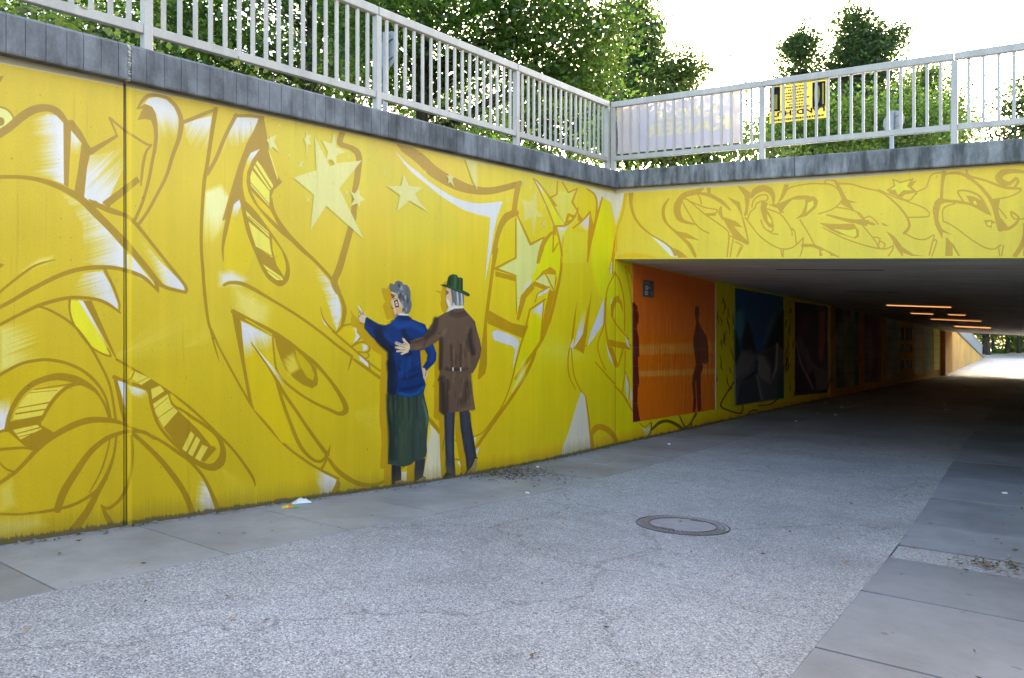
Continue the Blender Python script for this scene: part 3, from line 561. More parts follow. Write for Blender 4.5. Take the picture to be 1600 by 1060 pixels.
for x0 in (350, 400, 460, 530, 620): M.stroke([(*q, w) for q, w in zip(B([(x0, 430), (x0+6, 540), (x0+4, 690)]), (2.6, 2, .5))], (20, 30, 28), a=.7, soft=1)
M.stroke([(*q, w) for q, w in zip(B([(690, 470), (725, 600), (742, 700), (730, 780)]), (1, 3, 3, 1))], (96, 130, 116), a=.8, soft=1.2); M.poly(B([(296, 470), (318, 440), (350, 800), (345, 1150), (310, 1130)]), (22, 32, 34), a=.5, soft=3)
M.poly(W_FACE, SK); M.poly(A([(500, 400), (575, 405), (590, 465), (490, 488)]), (196, 150, 104), a=.7, soft=2)
M.stroke([(*q, 3) for q in A([(446, 272), (468, 285), (458, 300)])], (92, 50, 44), a=.8, soft=.6); M.stroke([(*q, 1.6) for q in A([(446, 405), (458, 416)])], (110, 60, 50), a=.8); M.stroke([(*q, 1.2) for q in A([(455, 322), (480, 312), (500, 330)])], (110, 70, 60), a=.7)
M.poly(A([(468, 335), (505, 323), (521, 397), (484, 407)]), (14, 13, 14)); M.poly(A([(480, 345), (499, 340), (510, 385), (489, 391)]), (206, 212, 214)); M.poly(A([(488, 358), (498, 355), (502, 372), (492, 375)]), (120, 128, 132))
M.poly(W_HAIR, (92, 96, 108))
g = np.random.default_rng(5)
for k in range(34):
    q = W_HAIR[g.integers(len(W_HAIR))]; cx_, cy_ = 627, 461; t = g.uniform(.1, .86)
    a_, b_ = cx_+(q[0]-cx_)*t, cy_+(q[1]-cy_)*t
    if a_ < 622 and b_ > 458: continue
    M.stroke([(a_, b_, 1), (a_+g.uniform(-2, 1), b_+3, 3.0), (a_+g.uniform(-2, 2), b_+6, 1)], [(150, 154, 166), (44, 46, 56), (70, 74, 84)][k % 3], a=.75, soft=.9)
M.poly(W_COLLAR, (206, 206, 208))
M.poly(W_JACKET, (8, 44, 108))
for q, w, c, a in ((A([(470, 560), (520, 600), (640, 580), (760, 640)]), 9, (18, 66, 146), .7), (A([(380, 690), (430, 760), (500, 740)]), 7, (14, 54, 124), .7), (A([(300, 640), (330, 740), (430, 840)]), 13, (8, 18, 42), .85), (A([(210, 560), (300, 610), (360, 620)]), 9, (10, 30, 74), .8), (A([(500, 490), (560, 520), (640, 520)]), 3, (6, 20, 56), .9), (A([(560, 650), (600, 720), (640, 760)]), 7, (8, 20, 46), .7), (A([(430, 900), (440, 1050)]), 9, (8, 18, 44), .8), (A([(640, 880), (560, 930), (520, 1050)]), 6, (8, 22, 58), .7), (A([(840, 800), (880, 880), (850, 960)]), 5, (22, 70, 150), .6), (B([(330, 60), (350, 250), (340, 370)]), 13, (10, 20, 44), .85), (B([(460, 0), (450, 120), (440, 200)]), 6, (18, 62, 136), .6), (B([(640, 180), (560, 220), (470, 230)]), 4, (8, 24, 66), .8), (B([(680, 300), (560, 340), (440, 360)]), 4, (8, 24, 66), .8), (B([(700, 330), (620, 400), (520, 420), (430, 400)]), 4, (24, 88, 160), .8), (B([(620, 110), (540, 150)]), 4, (8, 26, 70), .7), (B([(540, 10), (520, 120), (470, 160)]), 4, (20, 70, 150), .5)):
    M.stroke([(*p, w) for p in q], c, a=a, soft=2.2)
M.poly(W_HAND, (198, 178, 150)); M.poly(W_HAND2, (204, 178, 150))
for q in (A([(112, 450), (125, 470), (150, 450)]), A([(104, 500), (120, 480), (130, 470)]), A([(140, 470), (160, 480)]), B([(728, 150), (718, 200)])): M.stroke([(*p, .9) for p in q], (70, 54, 46), a=.8)
M.stroke([(*q, 1.6) for q in A([(97, 390), (118, 430)])], (226, 216, 204))
M.poly(M_LEG1, (60, 64, 80)); M.poly(M_LEG2, (56, 60, 76)); M.poly(M_SHOE1, (26, 24, 28)); M.poly(M_SHOE2, (160, 140, 96))
for q in (D([(955, -80), (960, 150), (975, 560)]), D([(1040, -90), (1035, 200), (1045, 560)]), D([(1130, -100), (1150, 120), (1195, 380), (1205, 520)]), D([(1225, -100), (1250, 200), (1290, 380)])): M.stroke([(*p, 2.4) for p in q], (36, 38, 50), a=.8, soft=1.4)
M.stroke([(*q, 1.8) for q in D([(1174, 590), (1200, 548), (1245, 495), (1285, 400), (1312, 408)])], (22, 20, 22))
M.poly(D([(1180, 612), (1190, 560), (1240, 520), (1230, 600)]), (120, 100, 66), a=.6, soft=2)
M.poly(M_FACE, SK); M.poly(M_BEARD, (206, 208, 214)); M.stroke([(*q, 2) for q in A([(1016, 235), (1030, 250), (1018, 262)])], (86, 54, 44), a=.8, soft=.6)
M.poly(M_HAIR, (150, 154, 166)); 
for k in range(9): x_ = 1068+k*14; M.stroke([(*q, w) for q, w in zip(A([(x_, 225+k*4), (x_+6, 300), (x_+8, 378)]), (2, 2, 1))], [(96, 100, 112), (196, 200, 210), (70, 74, 86)][k % 3], a=.8, soft=.5)
M.poly(A([(1055, 203), (1085, 212), (1100, 340), (1112, 378), (1080, 350)]), (76, 80, 92), a=.85, soft=1)
M.poly(M_COLLAR, (200, 202, 208)); M.poly(M_COAT, (94, 73, 62))
for q, w, c, a in ((A([(905, 530), (880, 640), (800, 720)]), 8, (48, 36, 36), .8), (A([(1060, 450), (1120, 470), (1200, 455)]), 3, (50, 36, 34), .8), (A([(1050, 480), (1120, 500), (1220, 480)]), 2.4, (58, 44, 40), .8), (A([(945, 690), (960, 760), (952, 1040)]), 5, (46, 34, 36), .8), (A([(1255, 640), (1262, 760), (1290, 880)]), 7, (44, 34, 36), .8), (A([(1000, 640), (970, 690), (930, 700)]), 5, (118, 96, 72), .7), (A([(1240, 620), (1230, 660)]), 5, (118, 96, 72), .6), (A([(1060, 800), (1075, 1000), (1080, 1060)]), 3, (46, 34, 34), .8), (A([(1090, 850), (1092, 1040)]), 3, (120, 98, 74), .7), (A([(1165, 800), (1160, 1040)]), 3, (46, 34, 34), .8), (A([(1190, 780), (1180, 1030)]), 3, (116, 94, 72), .7), (A([(1245, 880), (1250, 1050)]), 2, (130, 108, 80), .7), (A([(640, 770), (720, 760), (760, 740)]), 3, (50, 34, 34), .8), (A([(690, 830), (800, 800)]), 3, (112, 88, 66), .8), (A([(830, 640), (800, 740), (780, 800)]), 3, (56, 40, 38), .7), (B([(910, 230), (920, 480), (930, 610)]), 8, (42, 32, 34), .8), (B([(970, 250), (968, 600)]), 2.4, (40, 30, 32), .9), (B([(1200, 300), (1195, 400), (1150, 470)]), 13, (60, 45, 41), .55), (B([(1225, 200), (1240, 420), (1260, 570)]), 6, (112, 92, 70), .8), (B([(1240, 560), (1120, 590)]), 4, (122, 100, 76), .6), (B([(1040, 130), (1075, 125), (1115, 130)]), 4, (34, 26, 28), .9), (B([(960, 120), (1020, 135)]), 5, (44, 32, 32), .7), (B([(1130, 130), (1200, 120)]), 4, (54, 40, 38), .6), (B([(1045, 160), (1040, 260)]), 3, (120, 98, 74), .6), (B([(1120, 160), (1124, 250)]), 3, (112, 90, 70), .6), (A([(1330, 700), (1350, 830), (1330, 920)]), 4, (110, 88, 70), .6)):
    M.stroke([(*p, w) for p in q], c, a=a*.95, soft=2.0)
gf = np.random.default_rng(31)
def folds(n_, x0, x1, y0, y1, cols, l0, l1):
    for k in range(n_):
        a_, b_ = gf.uniform(x0, x1), gf.uniform(y0, y1); l = gf.uniform(l0, l1); d = gf.uniform(-.12, .12)*l
        M.stroke([(*p, w) for p, w in zip(B([(a_, b_), (a_+d, b_+l*.5), (a_+d*1.4, b_+l)]), (.5, gf.uniform(1, 2.4), .4))], cols[k % len(cols)], a=.5, soft=.9)
folds(30, 905, 1230, 200, 470, ((52, 38, 36), (124, 100, 78), (60, 44, 40)), 50, 130)
folds(22, 960, 1220, -230, 60, ((54, 40, 37), (116, 92, 72), (64, 48, 43)), 50, 140)
folds(26, 320, 700, 440, 900, ((34, 48, 42), (76, 96, 80), (40, 56, 50)), 90, 260)
folds(16, 340, 640, -120, 300, ((8, 26, 70), (22, 72, 150)), 40, 110)
folds(12, 945, 1040, 660, 1180, ((42, 45, 58), (78, 82, 98)), 80, 200); folds(10, 1150, 1230, 660, 1000, ((40, 43, 56), (76, 80, 96)), 60, 160)
for x_ in (1032, 1119): M.poly(B([(x_-9, 105), (x_+8, 105), (x_+6, 148), (x_-6, 148)]), (214, 216, 222), soft=.4)
M.poly(M_HAND, (206, 182, 156))
for q in (A([(545, 782), (585, 800)]), A([(530, 808), (575, 820)]), A([(540, 848), (580, 845)]), A([(572, 772), (600, 790)]), A([(470, 765), (545, 795)])): M.stroke([(*p, 1) for p in q], (96, 74, 60), a=.7)
M.poly(H_CROWN, (28, 62, 38)); M.poly(H_BRIM, (24, 54, 34))
for q, w, c in ((A([(1050, 100), (1042, 190)]), 5, (20, 44, 30)), (A([(1105, 80), (1100, 200)]), 4, (56, 96, 60)), (A([(1130, 100), (1128, 220)]), 2, (14, 34, 24)), (A([(1155, 100), (1150, 235)]), 2.4, (50, 88, 56)), (A([(1168, 110), (1165, 240)]), 2, (14, 34, 24)), (A([(1030, 180), (1110, 215), (1230, 268)]), 1.6, (60, 92, 62))): M.stroke([(*p, w) for p in q], c, a=.8, soft=1)
# ---- tunnel side of the same wall: lines over the yellow, silhouettes, painted panels
S((1000, 662, 2), (1008, 668, 2), (1016, 660, 2)); P([(1002, 668), (1010, 671), (1018, 664), (1016, 676), (1011, 682)], CR); S((1018, 661, 2), (1017, 674, 2), (1011, 683, 2), col=(120, 100, 0))
DKL = (98, 78, 6)
S((1018, 672, 3), (1030, 661, 5), (1042, 658, 5), (1054, 662, 5), (1066, 670, 5), (1072, 674, 2), col=DKL); S((1062, 650, 2), (1072, 668, 2.6), (1088, 648, 2), col=DKL); S((1088, 645, 2), (1081, 658, 2), (1080, 672, 2), col=DKL)
S((1147, 597, 2), (1136, 614, 2), (1126, 634, 2.6), (1140, 642, 2.6), (1158, 646, 2.4), (1161, 634, 2), col=DKL); S((1134, 616, 1.6), (1144, 606, 1.4), col=DKL); S((1168, 648, 2), (1176, 641, 2), (1184, 642, 2), col=DKL); S((1184, 634, 2), (1204, 632, 2), (1214, 624, 2), col=DKL)
g = np.random.default_rng(3)
for (a0, a1, b0, b1, n_) in ((1120, 1146, 452, 590, 20), (1226, 1242, 480, 610, 16), (1296, 1305, 490, 605, 8)):
    for k in range(n_):
        a_, b_ = g.uniform(a0, a1), g.uniform(b0, b1); l = g.uniform(8, 26); t = g.uniform(-.4, .4)
        S((a_, b_, .6), (a_+l*t*.5+g.uniform(-2, 2), b_+l*.5, 1.6), (a_+l*t, b_+l, .6), col=DKL, a=.9)
P([(978, 470), (983, 500), (984, 470)], CR, a=.0)
# blue panel
Q = lambda q: Z(1130, 440, 5.3, q)
PB = Q([(95, 55), (495, 128), (495, 965), (95, 1028)])
P(PB, (44, 84, 150)); P(Q([(95, 260), (160, 230), (170, 420), (120, 520), (95, 480)]), (70, 120, 170), soft=4); P(Q([(360, 380), (430, 250), (440, 420), (330, 520)]), (78, 108, 160), soft=4)
P(Q([(150, 480), (190, 320), (230, 400), (270, 600), (240, 610), (150, 560)]), (34, 38, 60), soft=2); P(Q([(95, 400), (130, 520), (140, 690), (95, 700)]), (26, 46, 56), soft=2); P(Q([(340, 560), (430, 300), (495, 250), (495, 560)]), (34, 38, 66), soft=3)
P(Q([(95, 705), (150, 580), (220, 560), (270, 600), (440, 520), (495, 560), (495, 965), (95, 1028)]), (86, 84, 104), soft=2); P(Q([(150, 590), (260, 620), (210, 740), (95, 800), (95, 705)]), (104, 100, 120), soft=3)
P(Q([(280, 610), (330, 620), (390, 720), (385, 850), (300, 800), (270, 740)]), (124, 122, 140), soft=2); P(Q([(300, 600), (440, 530), (450, 700), (390, 830), (400, 700), (350, 610)]), (70, 62, 84), soft=1.5)
P(Q([(435, 510), (452, 512), (445, 720), (385, 860), (425, 700)]), (150, 150, 168)); P(Q([(140, 830), (255, 740), (280, 760), (150, 840)]), (28, 30, 44)); P(Q([(110, 1020), (140, 830), (260, 780), (305, 985)]), (56, 58, 76))
P(Q([(258, 660), (285, 650), (282, 770), (255, 770)]), (40, 50, 110)); P(Q([(270, 780), (285, 780), (325, 985), (310, 985)]), (120, 126, 140)); P(Q([(460, 770), (495, 700), (495, 965), (440, 972)]), (40, 70, 90), soft=2)
# purple panel
PP = Q([(595, 168), (862, 208), (862, 920), (595, 942)])
P(PP, (58, 34, 66)); P(Q([(660, 240), (720, 280), (700, 420), (640, 400)]), (96, 52, 84), soft=4); P(Q([(790, 250), (840, 240), (845, 480), (815, 680), (785, 640)]), (168, 92, 96), soft=1.5); P(Q([(600, 480), (640, 440), (700, 620), (760, 700), (700, 760)]), (98, 80, 104), soft=3)
S(*[(a, b, w) for (a, b), w in zip(Q([(600, 500), (640, 680), (700, 800), (740, 890)]), (1.6, 2.4, 3.4, 2))], col=(140, 122, 140)); P(Q([(740, 690), (862, 740), (862, 890), (770, 905)]), (110, 98, 124), soft=2); P(Q([(600, 700), (660, 760), (700, 930), (600, 940)]), (44, 26, 60), soft=3); S(*[(a, b, 2.2) for a, b in Q([(690, 560), (710, 650), (760, 720)])], col=(124, 104, 124)); P(Q([(715, 760), (750, 720), (755, 830), (730, 850)]), (30, 16, 40), soft=1)
# green-grey panel
PG = [(1306, 483), (1325, 487), (1325, 605), (1306, 607)]
P([(1303, 480), (1330, 486), (1330, 606), (1303, 609)], (96, 104, 92)); P([(1303, 480), (1330, 486), (1330, 520), (1318, 510), (1303, 530)], (50, 78, 86), soft=3); P([(1305, 535), (1316, 545), (1322, 580), (1305, 600)], (60, 56, 66), soft=2)
# orange tiled field with two dark silhouettes; pale bands are reflections painted in
PO = [(988.5, 412), (1117, 441.5), (1117, 640), (988.5, 660)]
C_OR = (226, 104, 4)
P(PO, C_OR)
for a_, b_, c_ in ((535, 551, .5), (576, 585, .6)): M.poly([(989, a_+4), (1117, a_), (1117, b_), (989, b_+4)], (228, 156, 92), a=c_, soft=1.4)
M.poly([(989, 412), (1117, 440), (1117, 520), (989, 527)], (198, 100, 40), a=.6, soft=3)  # weaker light high on the tiles, painted in as a browner tone
SIL1 = Z(940, 390, 5, [(238, 415), (258, 415), (268, 440), (284, 445), (275, 460), (290, 520), (286, 570), (272, 590), (275, 630), (290, 700), (292, 830), (281, 850), (292, 1060)])+Z(940, 520, 5, [(290, 405), (280, 430), (276, 560), (290, 640), (300, 690), (242, 700)])
SIL2 = Z(940, 390, 5, [(735, 443), (755, 445), (762, 490), (755, 560), (780, 620), (820, 680), (830, 760), (832, 870), (820, 895), (785, 890), (790, 920), (772, 980), (772, 1060)])+Z(940, 520, 5, [(778, 600), (752, 625), (745, 580), (737, 370), (728, 400), (738, 560), (727, 622), (708, 620), (715, 500), (705, 400), (712, 330), (735, 250), (715, 100), (715, 40)])+Z(940, 390, 5, [(738, 575), (725, 500), (728, 455)])
for q in (SIL1, SIL2): M.poly(q, (96, 30, 18))
# ---- bare concrete above the paint, dirt and drips along the foot
TOPL = [(-80, 81), (0, 98), (195, 135.5), (320, 160), (620, 224), (920, 291), (963, 300.5)]
M.poly([(-80, 60)]+TOPL+[(963, 60)], (150, 146, 140)); M.stroke([(a, b+.5, 2) for a, b in TOPL], (196, 190, 176), a=.7, lin=True)
FOOT = [(proj(WX, y_, G(y_))) for y_ in np.linspace(1.2, 24, 90)]
fx_ = np.array([p[0] for p in FOOT]); fy_ = np.array([p[1] for p in FOOT])
xs = M.px; base = np.interp(xs, fx_, fy_); 
hw = np.interp(xs, [0, 300, 620, 960, 1300], [21, 15, 12, 9.5, 5])*(0.65+.9*np.clip(hairs(xs*2.2, 21)+.55, 0, 1.2)*.8)
hw2 = hw*.5*(1+.9*np.clip(hairs(xs*5, 23), 0, 1))
dd = (base[None, :]-M.py[:, None])
al = np.clip((hw2[None, :]-dd)/2.2, 0, 1)*.86; al2 = np.clip(1-dd/(hw[None, :]*2.2), 0, 1)*.5; al2[dd < 0] = .5; al[dd < -6] = .9
for a_, c_ in ((al2, (112, 100, 40)), (al, (84, 77, 64))):
    a_ = a_.astype(np.float32)[..., None]; M.img[:] = M.img*(1-a_)+np.asarray(c_, np.float32)*a_
S((961.5, 404, 1.2), (961.5, 560, 1.2), (961.5, 697, 1.2), col=(150, 128, 0), a=.7, lin=True)
# joint line darkening in the left wall and faint hairline damage
S((196, 132, 2.4), (197, 480, 2.2), (197.5, 826, 2.6), col=(52, 52, 20), a=.85, lin=True); M.stroke([(203, 140, 6), (203, 820, 6)], (226, 196, 0), a=.5, soft=2, lin=True)

# ================================================================== front of the portal beam
FC = Canvas(955, 236, 1650, 412, 3.2)
_X, _Yy = np.meshgrid(FC.px, FC.py); v = np.clip((_Yy-280)/120, 0, 1)[..., None]
FC.img[:] = np.array([236, 186, 50])*(1-v)+np.array([242, 194, 66])*v
def FP(pts, col=(186, 150, 46), **k): FC.poly([(p[0], p[1]) for p in pts], col, **k)
def FS(pts, col=(186, 150, 46), **k): FC.stroke([(p[0], p[1], p[2]*1.25) if len(p) == 3 else (*p, 2.2) for p in pts], col, **k)
E = lambda q: Z(960, 240, 5, q)
H = lambda q: Z(1280, 230, 5, q)
def wz(f, pts): return [(a, b, p[2]) for (a, b, *_), p in zip(f([(q[0], q[1]) for q in pts]), pts)]
FP([(955, 301), (976, 301), (971, 325), (963, 352), (955, 352)], (214, 206, 196)); FS([(978, 301, 4), (972, 336, 3), (964, 360, 2), (963, 392, 2)], (206, 172, 10))
FP(E([(280, 630), (330, 660), (380, 688), (430, 710), (460, 740), (497, 812), (440, 802), (380, 740), (310, 670)]), (216, 214, 212))
FP(E([(20, 800), (80, 782), (150, 778), (240, 786), (330, 815), (20, 825)]), (206, 174, 30), soft=2, a=.8)
FS(wz(E, [(130, 300, 7), (128, 350, 5), (130, 400, 4), (150, 480, 3), (200, 560, 3), (280, 630, 2), (380, 690, 2), (445, 740, 3), (475, 790, 4)])); FP(E([(450, 735), (500, 755), (545, 785), (575, 815), (500, 815)]))
FS(wz(E, [(425, 355, 2), (385, 420, 4), (385, 500, 4), (420, 560, 3), (470, 605, 3), (530, 660, 4), (590, 720, 5), (630, 800, 4)])); FP(E([(478, 605), (560, 620), (668, 682), (580, 665), (530, 660)]))
FS(wz(E, [(690, 270, 4), (640, 300, 7), (560, 320, 7), (520, 350, 7), (495, 400, 9), (490, 450, 9), (505, 500, 8), (540, 530, 5), (590, 545, 3), (640, 555, 2)]))
for q in ([(525, 370), (640, 560), (740, 625)], [(520, 355), (570, 360), (700, 470), (800, 540), (880, 600), (895, 650), (880, 805)], [(580, 370), (700, 420), (800, 440), (795, 460)], [(650, 320), (670, 350), (680, 395)], [(930, 650), (905, 805)], [(895, 640), (935, 658)], [(945, 690), (1000, 720), (985, 760), (960, 805)], [(960, 800), (985, 730)]): FS(E(q))
FS(wz(E, [(640, 310, 2), (740, 325, 5), (840, 380, 5), (905, 442, 2)])); FS(wz(E, [(735, 265, 5), (742, 325, 4)])); FP(E([(695, 470), (800, 462), (790, 487), (735, 490)]))
FP(E([(880, 338), (980, 380), (1000, 470), (1004, 515), (985, 470), (955, 415)])); FP(E([(838, 490), (950, 530), (1003, 578), (935, 570), (985, 630), (1048, 690), (1046, 718), (940, 670), (880, 570)])); FS(wz(E, [(832, 420, 3), (826, 460, 5), (845, 510, 3)])); FS(wz(E, [(1000, 500, 2), (1025, 590, 2.4), (1048, 700, 2)]))
FP(E([(955, 248), (1010, 268), (1062, 305), (1050, 400), (1040, 480), (1010, 492), (1025, 420), (1015, 330)]))
FS(wz(E, [(1070, 340, 4), (1100, 295, 8), (1160, 272, 8), (1215, 290, 8), (1242, 340, 5), (1240, 395, 2)]))
for q in ([(1075, 420), (1085, 370), (1130, 330), (1190, 325), (1198, 360), (1160, 380)], [(1040, 515), (1060, 460), (1100, 425), (1110, 390), (1160, 370)], [(1020, 500), (1055, 545), (1130, 640), (1230, 715), (1320, 748), (1400, 730), (1475, 660)], [(1175, 428), (1290, 470), (1350, 540), (1385, 600), (1388, 640)], [(1145, 520), (1165, 575), (1210, 612), (1240, 600), (1235, 575)], [(1215, 400), (1290, 430), (1320, 460)], [(1200, 600), (1230, 625), (1280, 632)], [(1380, 590), (1405, 600), (1422, 705)], [(1475, 660), (1470, 740), (1450, 805)], [(1300, 745), (1310, 805)], [(1320, 745), (1318, 805)], [(1450, 520), (1500, 600), (1565, 715)]): FS(E(q))
FP(E([(1148, 375), (1202, 385), (1185, 430), (1230, 500), (1248, 570), (1235, 582), (1210, 580), (1165, 520), (1140, 430)])); FP(E([(1190, 470), (1225, 520), (1228, 555), (1200, 530)]), (226, 200, 60))
FP(E([(1215, 405), (1310, 380), (1420, 330), (1500, 328), (1580, 345), (1500, 360), (1390, 362), (1340, 410), (1300, 472), (1275, 430)])); FP(E([(1328, 240), (1362, 245), (1352, 290), (1320, 350), (1270, 400), (1300, 330)])); FS(E([(1340, 290), (1380, 265), (1450, 248), (1540, 236), (1605, 236)]))
FP(E([(1490, 340), (1560, 335), (1592, 370), (1580, 420), (1500, 490), (1410, 515), (1465, 470), (1490, 400)])); FP(E([(1512, 385), (1555, 370), (1556, 410), (1500, 462)]), (226, 200, 60)); FS(wz(E, [(1470, 720, 4), (1560, 722, 4), (1620, 755, 3)]))
for q in ([(-5, 290), (80, 290), (150, 335), (182, 390), (160, 440), (95, 490), (-5, 522)], [(48, 290), (52, 256), (130, 268), (150, 300)], [(900, 690), (880, 760), (862, 845)], [(860, 840), (890, 735), (918, 735), (880, 855)], [(660, 670), (750, 715), (830, 722), (885, 690), (900, 690)], [(460, 330), (530, 365), (600, 395), (700, 430), (830, 482), (858, 540), (690, 550)], [(620, 388), (705, 418), (765, 350), (835, 315), (880, 215), (990, 200)], [(30, 630), (200, 715), (400, 780), (520, 797), (578, 770), (570, 810), (540, 850)], [(340, 615), (420, 710), (470, 785)], [(125, 470), (250, 490), (330, 530), (355, 580)], [(430, 705), (475, 715), (455, 785)], [(480, 735), (515, 760), (500, 795)], [(300, 515), (340, 560), (390, 540), (440, 575), (460, 605)], [(970, 580), (962, 520), (980, 470), (1060, 442)], [(970, 580), (1050, 620), (1200, 730), (1300, 788), (1370, 797), (1420, 765)], [(1380, 450), (1465, 555)], [(1400, 770), (1410, 850)], [(1440, 770), (1425, 850)], [(0, 780), (90, 830), (150, 860)]): FS(H(q))
FS(wz(H, [(125, 265, 3), (160, 330, 5), (195, 405, 6)])); FP(H([(165, 440), (200, 400), (250, 420), (302, 435), (240, 436), (272, 492), (210, 468)])); FS(wz(H, [(150, 285, 3), (250, 290, 2), (350, 320, 2), (480, 352, 2), (600, 442, 2.4), (680, 540, 3), (706, 620, 3.4), (665, 672, 4)]))
ST = H([(575, 252), (632, 278), (732, 250), (692, 302), (742, 345), (660, 345), (612, 387), (592, 342), (535, 337), (590, 302)]); FP([(a+6, b+2) for a, b in ST]); FP(ST, (224, 198, 52)); FS([(*p, 2) for p in ST+ST[:1]], lin=True); FP(H([(640, 350), (775, 345), (735, 360), (660, 372), (620, 395)])); FP(H([(535, 345), (600, 350), (605, 385), (550, 365)]))
FP(H([(520, 652), (590, 700), (650, 780), (740, 840), (830, 852), (720, 852), (640, 820), (580, 740)])); FS(wz(H, [(585, 745, 3), (625, 800, 4), (650, 845, 2)]))
FP(H([(0, 592), (120, 602), (270, 598), (308, 650), (312, 700), (280, 716), (235, 702), (160, 682), (90, 650)])); FP(H([(110, 640), (230, 650), (285, 640), (292, 690), (270, 705), (230, 695)]), (226, 200, 60)); FS(wz(H, [(60, 530, 2), (250, 578, 5), (340, 580, 5), (430, 605, 3)])); FP(H([(250, 575), (390, 570), (370, 620), (290, 600)])); FP(H([(480, 585), (552, 620), (500, 615)]))
FP(H([(960, 390), (1000, 425), (950, 450), (935, 510), (932, 570), (960, 640), (1048, 692), (965, 665), (962, 722), (905, 610), (885, 500), (900, 430), (930, 400)]))
FS(wz(H, [(975, 200, 6), (962, 280, 4), (955, 385, 4)])); FS(wz(H, [(960, 225, 2), (1020, 205, 3), (1090, 205, 4), (1160, 232, 4), (1260, 312, 4), (1335, 405, 5), (1375, 490, 6), (1395, 560, 7), (1415, 640, 7)])); FS(wz(H, [(980, 420, 4), (1110, 432, 4), (1200, 455, 3), (1320, 525, 2)])); FS(wz(H, [(1130, 432, 2.4), (1082, 352, 2.4), (1110, 340, 2.4), (1170, 346, 2.4), (1260, 392, 3), (1340, 532, 2)])); FP(H([(1148, 380), (1212, 388), (1272, 420), (1342, 532), (1250, 490), (1185, 450)])); FP(H([(1200, 425), (1222, 420), (1235, 450), (1212, 448)]), (226, 200, 60))
FP(H([(990, 702), (1050, 760), (1102, 852), (985, 852)])); FP(H([(1042, 782), (1085, 852), (1045, 852)]), (230, 206, 66)); FP(H([(1285, 572), (1340, 568), (1385, 590), (1352, 600), (1348, 632), (1310, 622)])); FP(H([(1310, 590), (1340, 582), (1345, 612), (1320, 615)]), (226, 200, 60))
FS(wz(H, [(1150, 182, 3), (1170, 225, 3), (1300, 262, 3), (1420, 308, 3.4), (1500, 322, 4), (1572, 325, 3), (1562, 352, 2), (1480, 390, 2), (1350, 412, 2)])); FS(wz(H, [(1148, 180, 2), (1162, 250, 2)])); FS(wz(H, [(1640, 205, 2), (1560, 190, 5), (1490, 190, 6), (1430, 202, 8), (1402, 240, 9), (1430, 278, 8), (1490, 285, 5), (1535, 245, 4), (1555, 270, 4), (1530, 310, 3)]))
FP(H([(1345, 410), (1415, 402), (1402, 470), (1400, 560), (1425, 640), (1385, 560), (1375, 480)])); FS(wz(H, [(1410, 640, 3), (1470, 640, 4), (1530, 605, 4), (1560, 550, 2.4), (1500, 508, 3), (1520, 560, 2), (1600, 560, 2)])); FP(H([(1410, 545), (1450, 590), (1480, 630), (1412, 648)])); FS(wz(H, [(1600, 600, 3), (1602, 680, 4), (1580, 770, 6), (1530, 850, 6)])); FP(H([(1600, 740), (1640, 700), (1640, 852), (1590, 852)])); FP(H([(0, 790), (30, 850), (0, 852)])); FP(H([(80, 815), (150, 852), (90, 852)]))
FTOP = [(955, 303), (980, 301), (1280, 281), (1600, 257), (1650, 253)]
FC.poly([(955, 230)]+FTOP+[(1650, 230)], (186, 180, 178)); FC.stroke([(a, b+hairs(np.array([a*3.]), 9)[0], 2) for a, b in FTOP], (206, 196, 150), a=.6, lin=True)
FC.poly([(955, 404), (1650, 402), (1650, 414), (955, 414)], (226, 204, 0), a=.9, soft=.6)
for k in range(60): x_ = RNG.uniform(965, 1640); y_ = np.interp(x_, [p[0] for p in FTOP], [p[1] for p in FTOP]); FC.stroke([(x_, y_, 1), (x_, y_+RNG.uniform(2, 40), .6)], (198, 170, 60), a=.3, soft=.5, lin=True)
# ================================================================== MATERIALS OF THE PLACE
GAIN = np.array([1.28, 1.16, .96])
WA, WB_, WZ0, WZ1 = 1.38, 9.36, -.35, 4.05
im_wall = to_image('mural paint', M, 4096, 2048, lambda a, b: proj(WX, WA+a*(WB_-WA), WZ0+b*(WZ1-WZ0)), GAIN)
TA, TB, TZ0, TZ1 = 9.30, 22.4, -.35, 2.95
im_tun = to_image('tunnel paint', M, 2048, 1024, lambda a, b: proj(WX, TA+a*(TB-TA), TZ0+b*(TZ1-TZ0)), GAIN*1.05)
FA, FB, FZ0, FZ1 = -5.12, .05, 2.30, 3.95
im_front = to_image('front paint', FC, 3072, 1024, lambda a, b: proj(FA+a*(FB-FA), FY, FZ0+b*(FZ1-FZ0)), GAIN)
m_wall = paint_mat('mural paint on concrete', im_wall, .42)
m_tun = paint_mat('tunnel paint', im_tun, .7, .1, .15); m_tile = paint_mat('glazed tiles', im_tun, .3, .05, .4)
m_front = paint_mat('front paint', im_front, .5)
m_yel = concrete('plain yellow paint', (.66, .50, .03), .12, .5, 2, (9, (1, 1, .06), .5, .88), .002)
m_cop = concrete('board marked concrete', (.215, .215, .23), .4, .85, 2.6, (5, (1, 1, .35), .85, .34), .004)
m_cop2 = concrete('stained concrete', (.27, .262, .26), .35, .85, 2.4, (9, (1, 1, .22), .95, .3), .005)
m_ceil = concrete('ceiling concrete', (.72, .64, .61), .15, .6, 1.2, (12, (.05, 1.6, 1), .85, .6), .003)
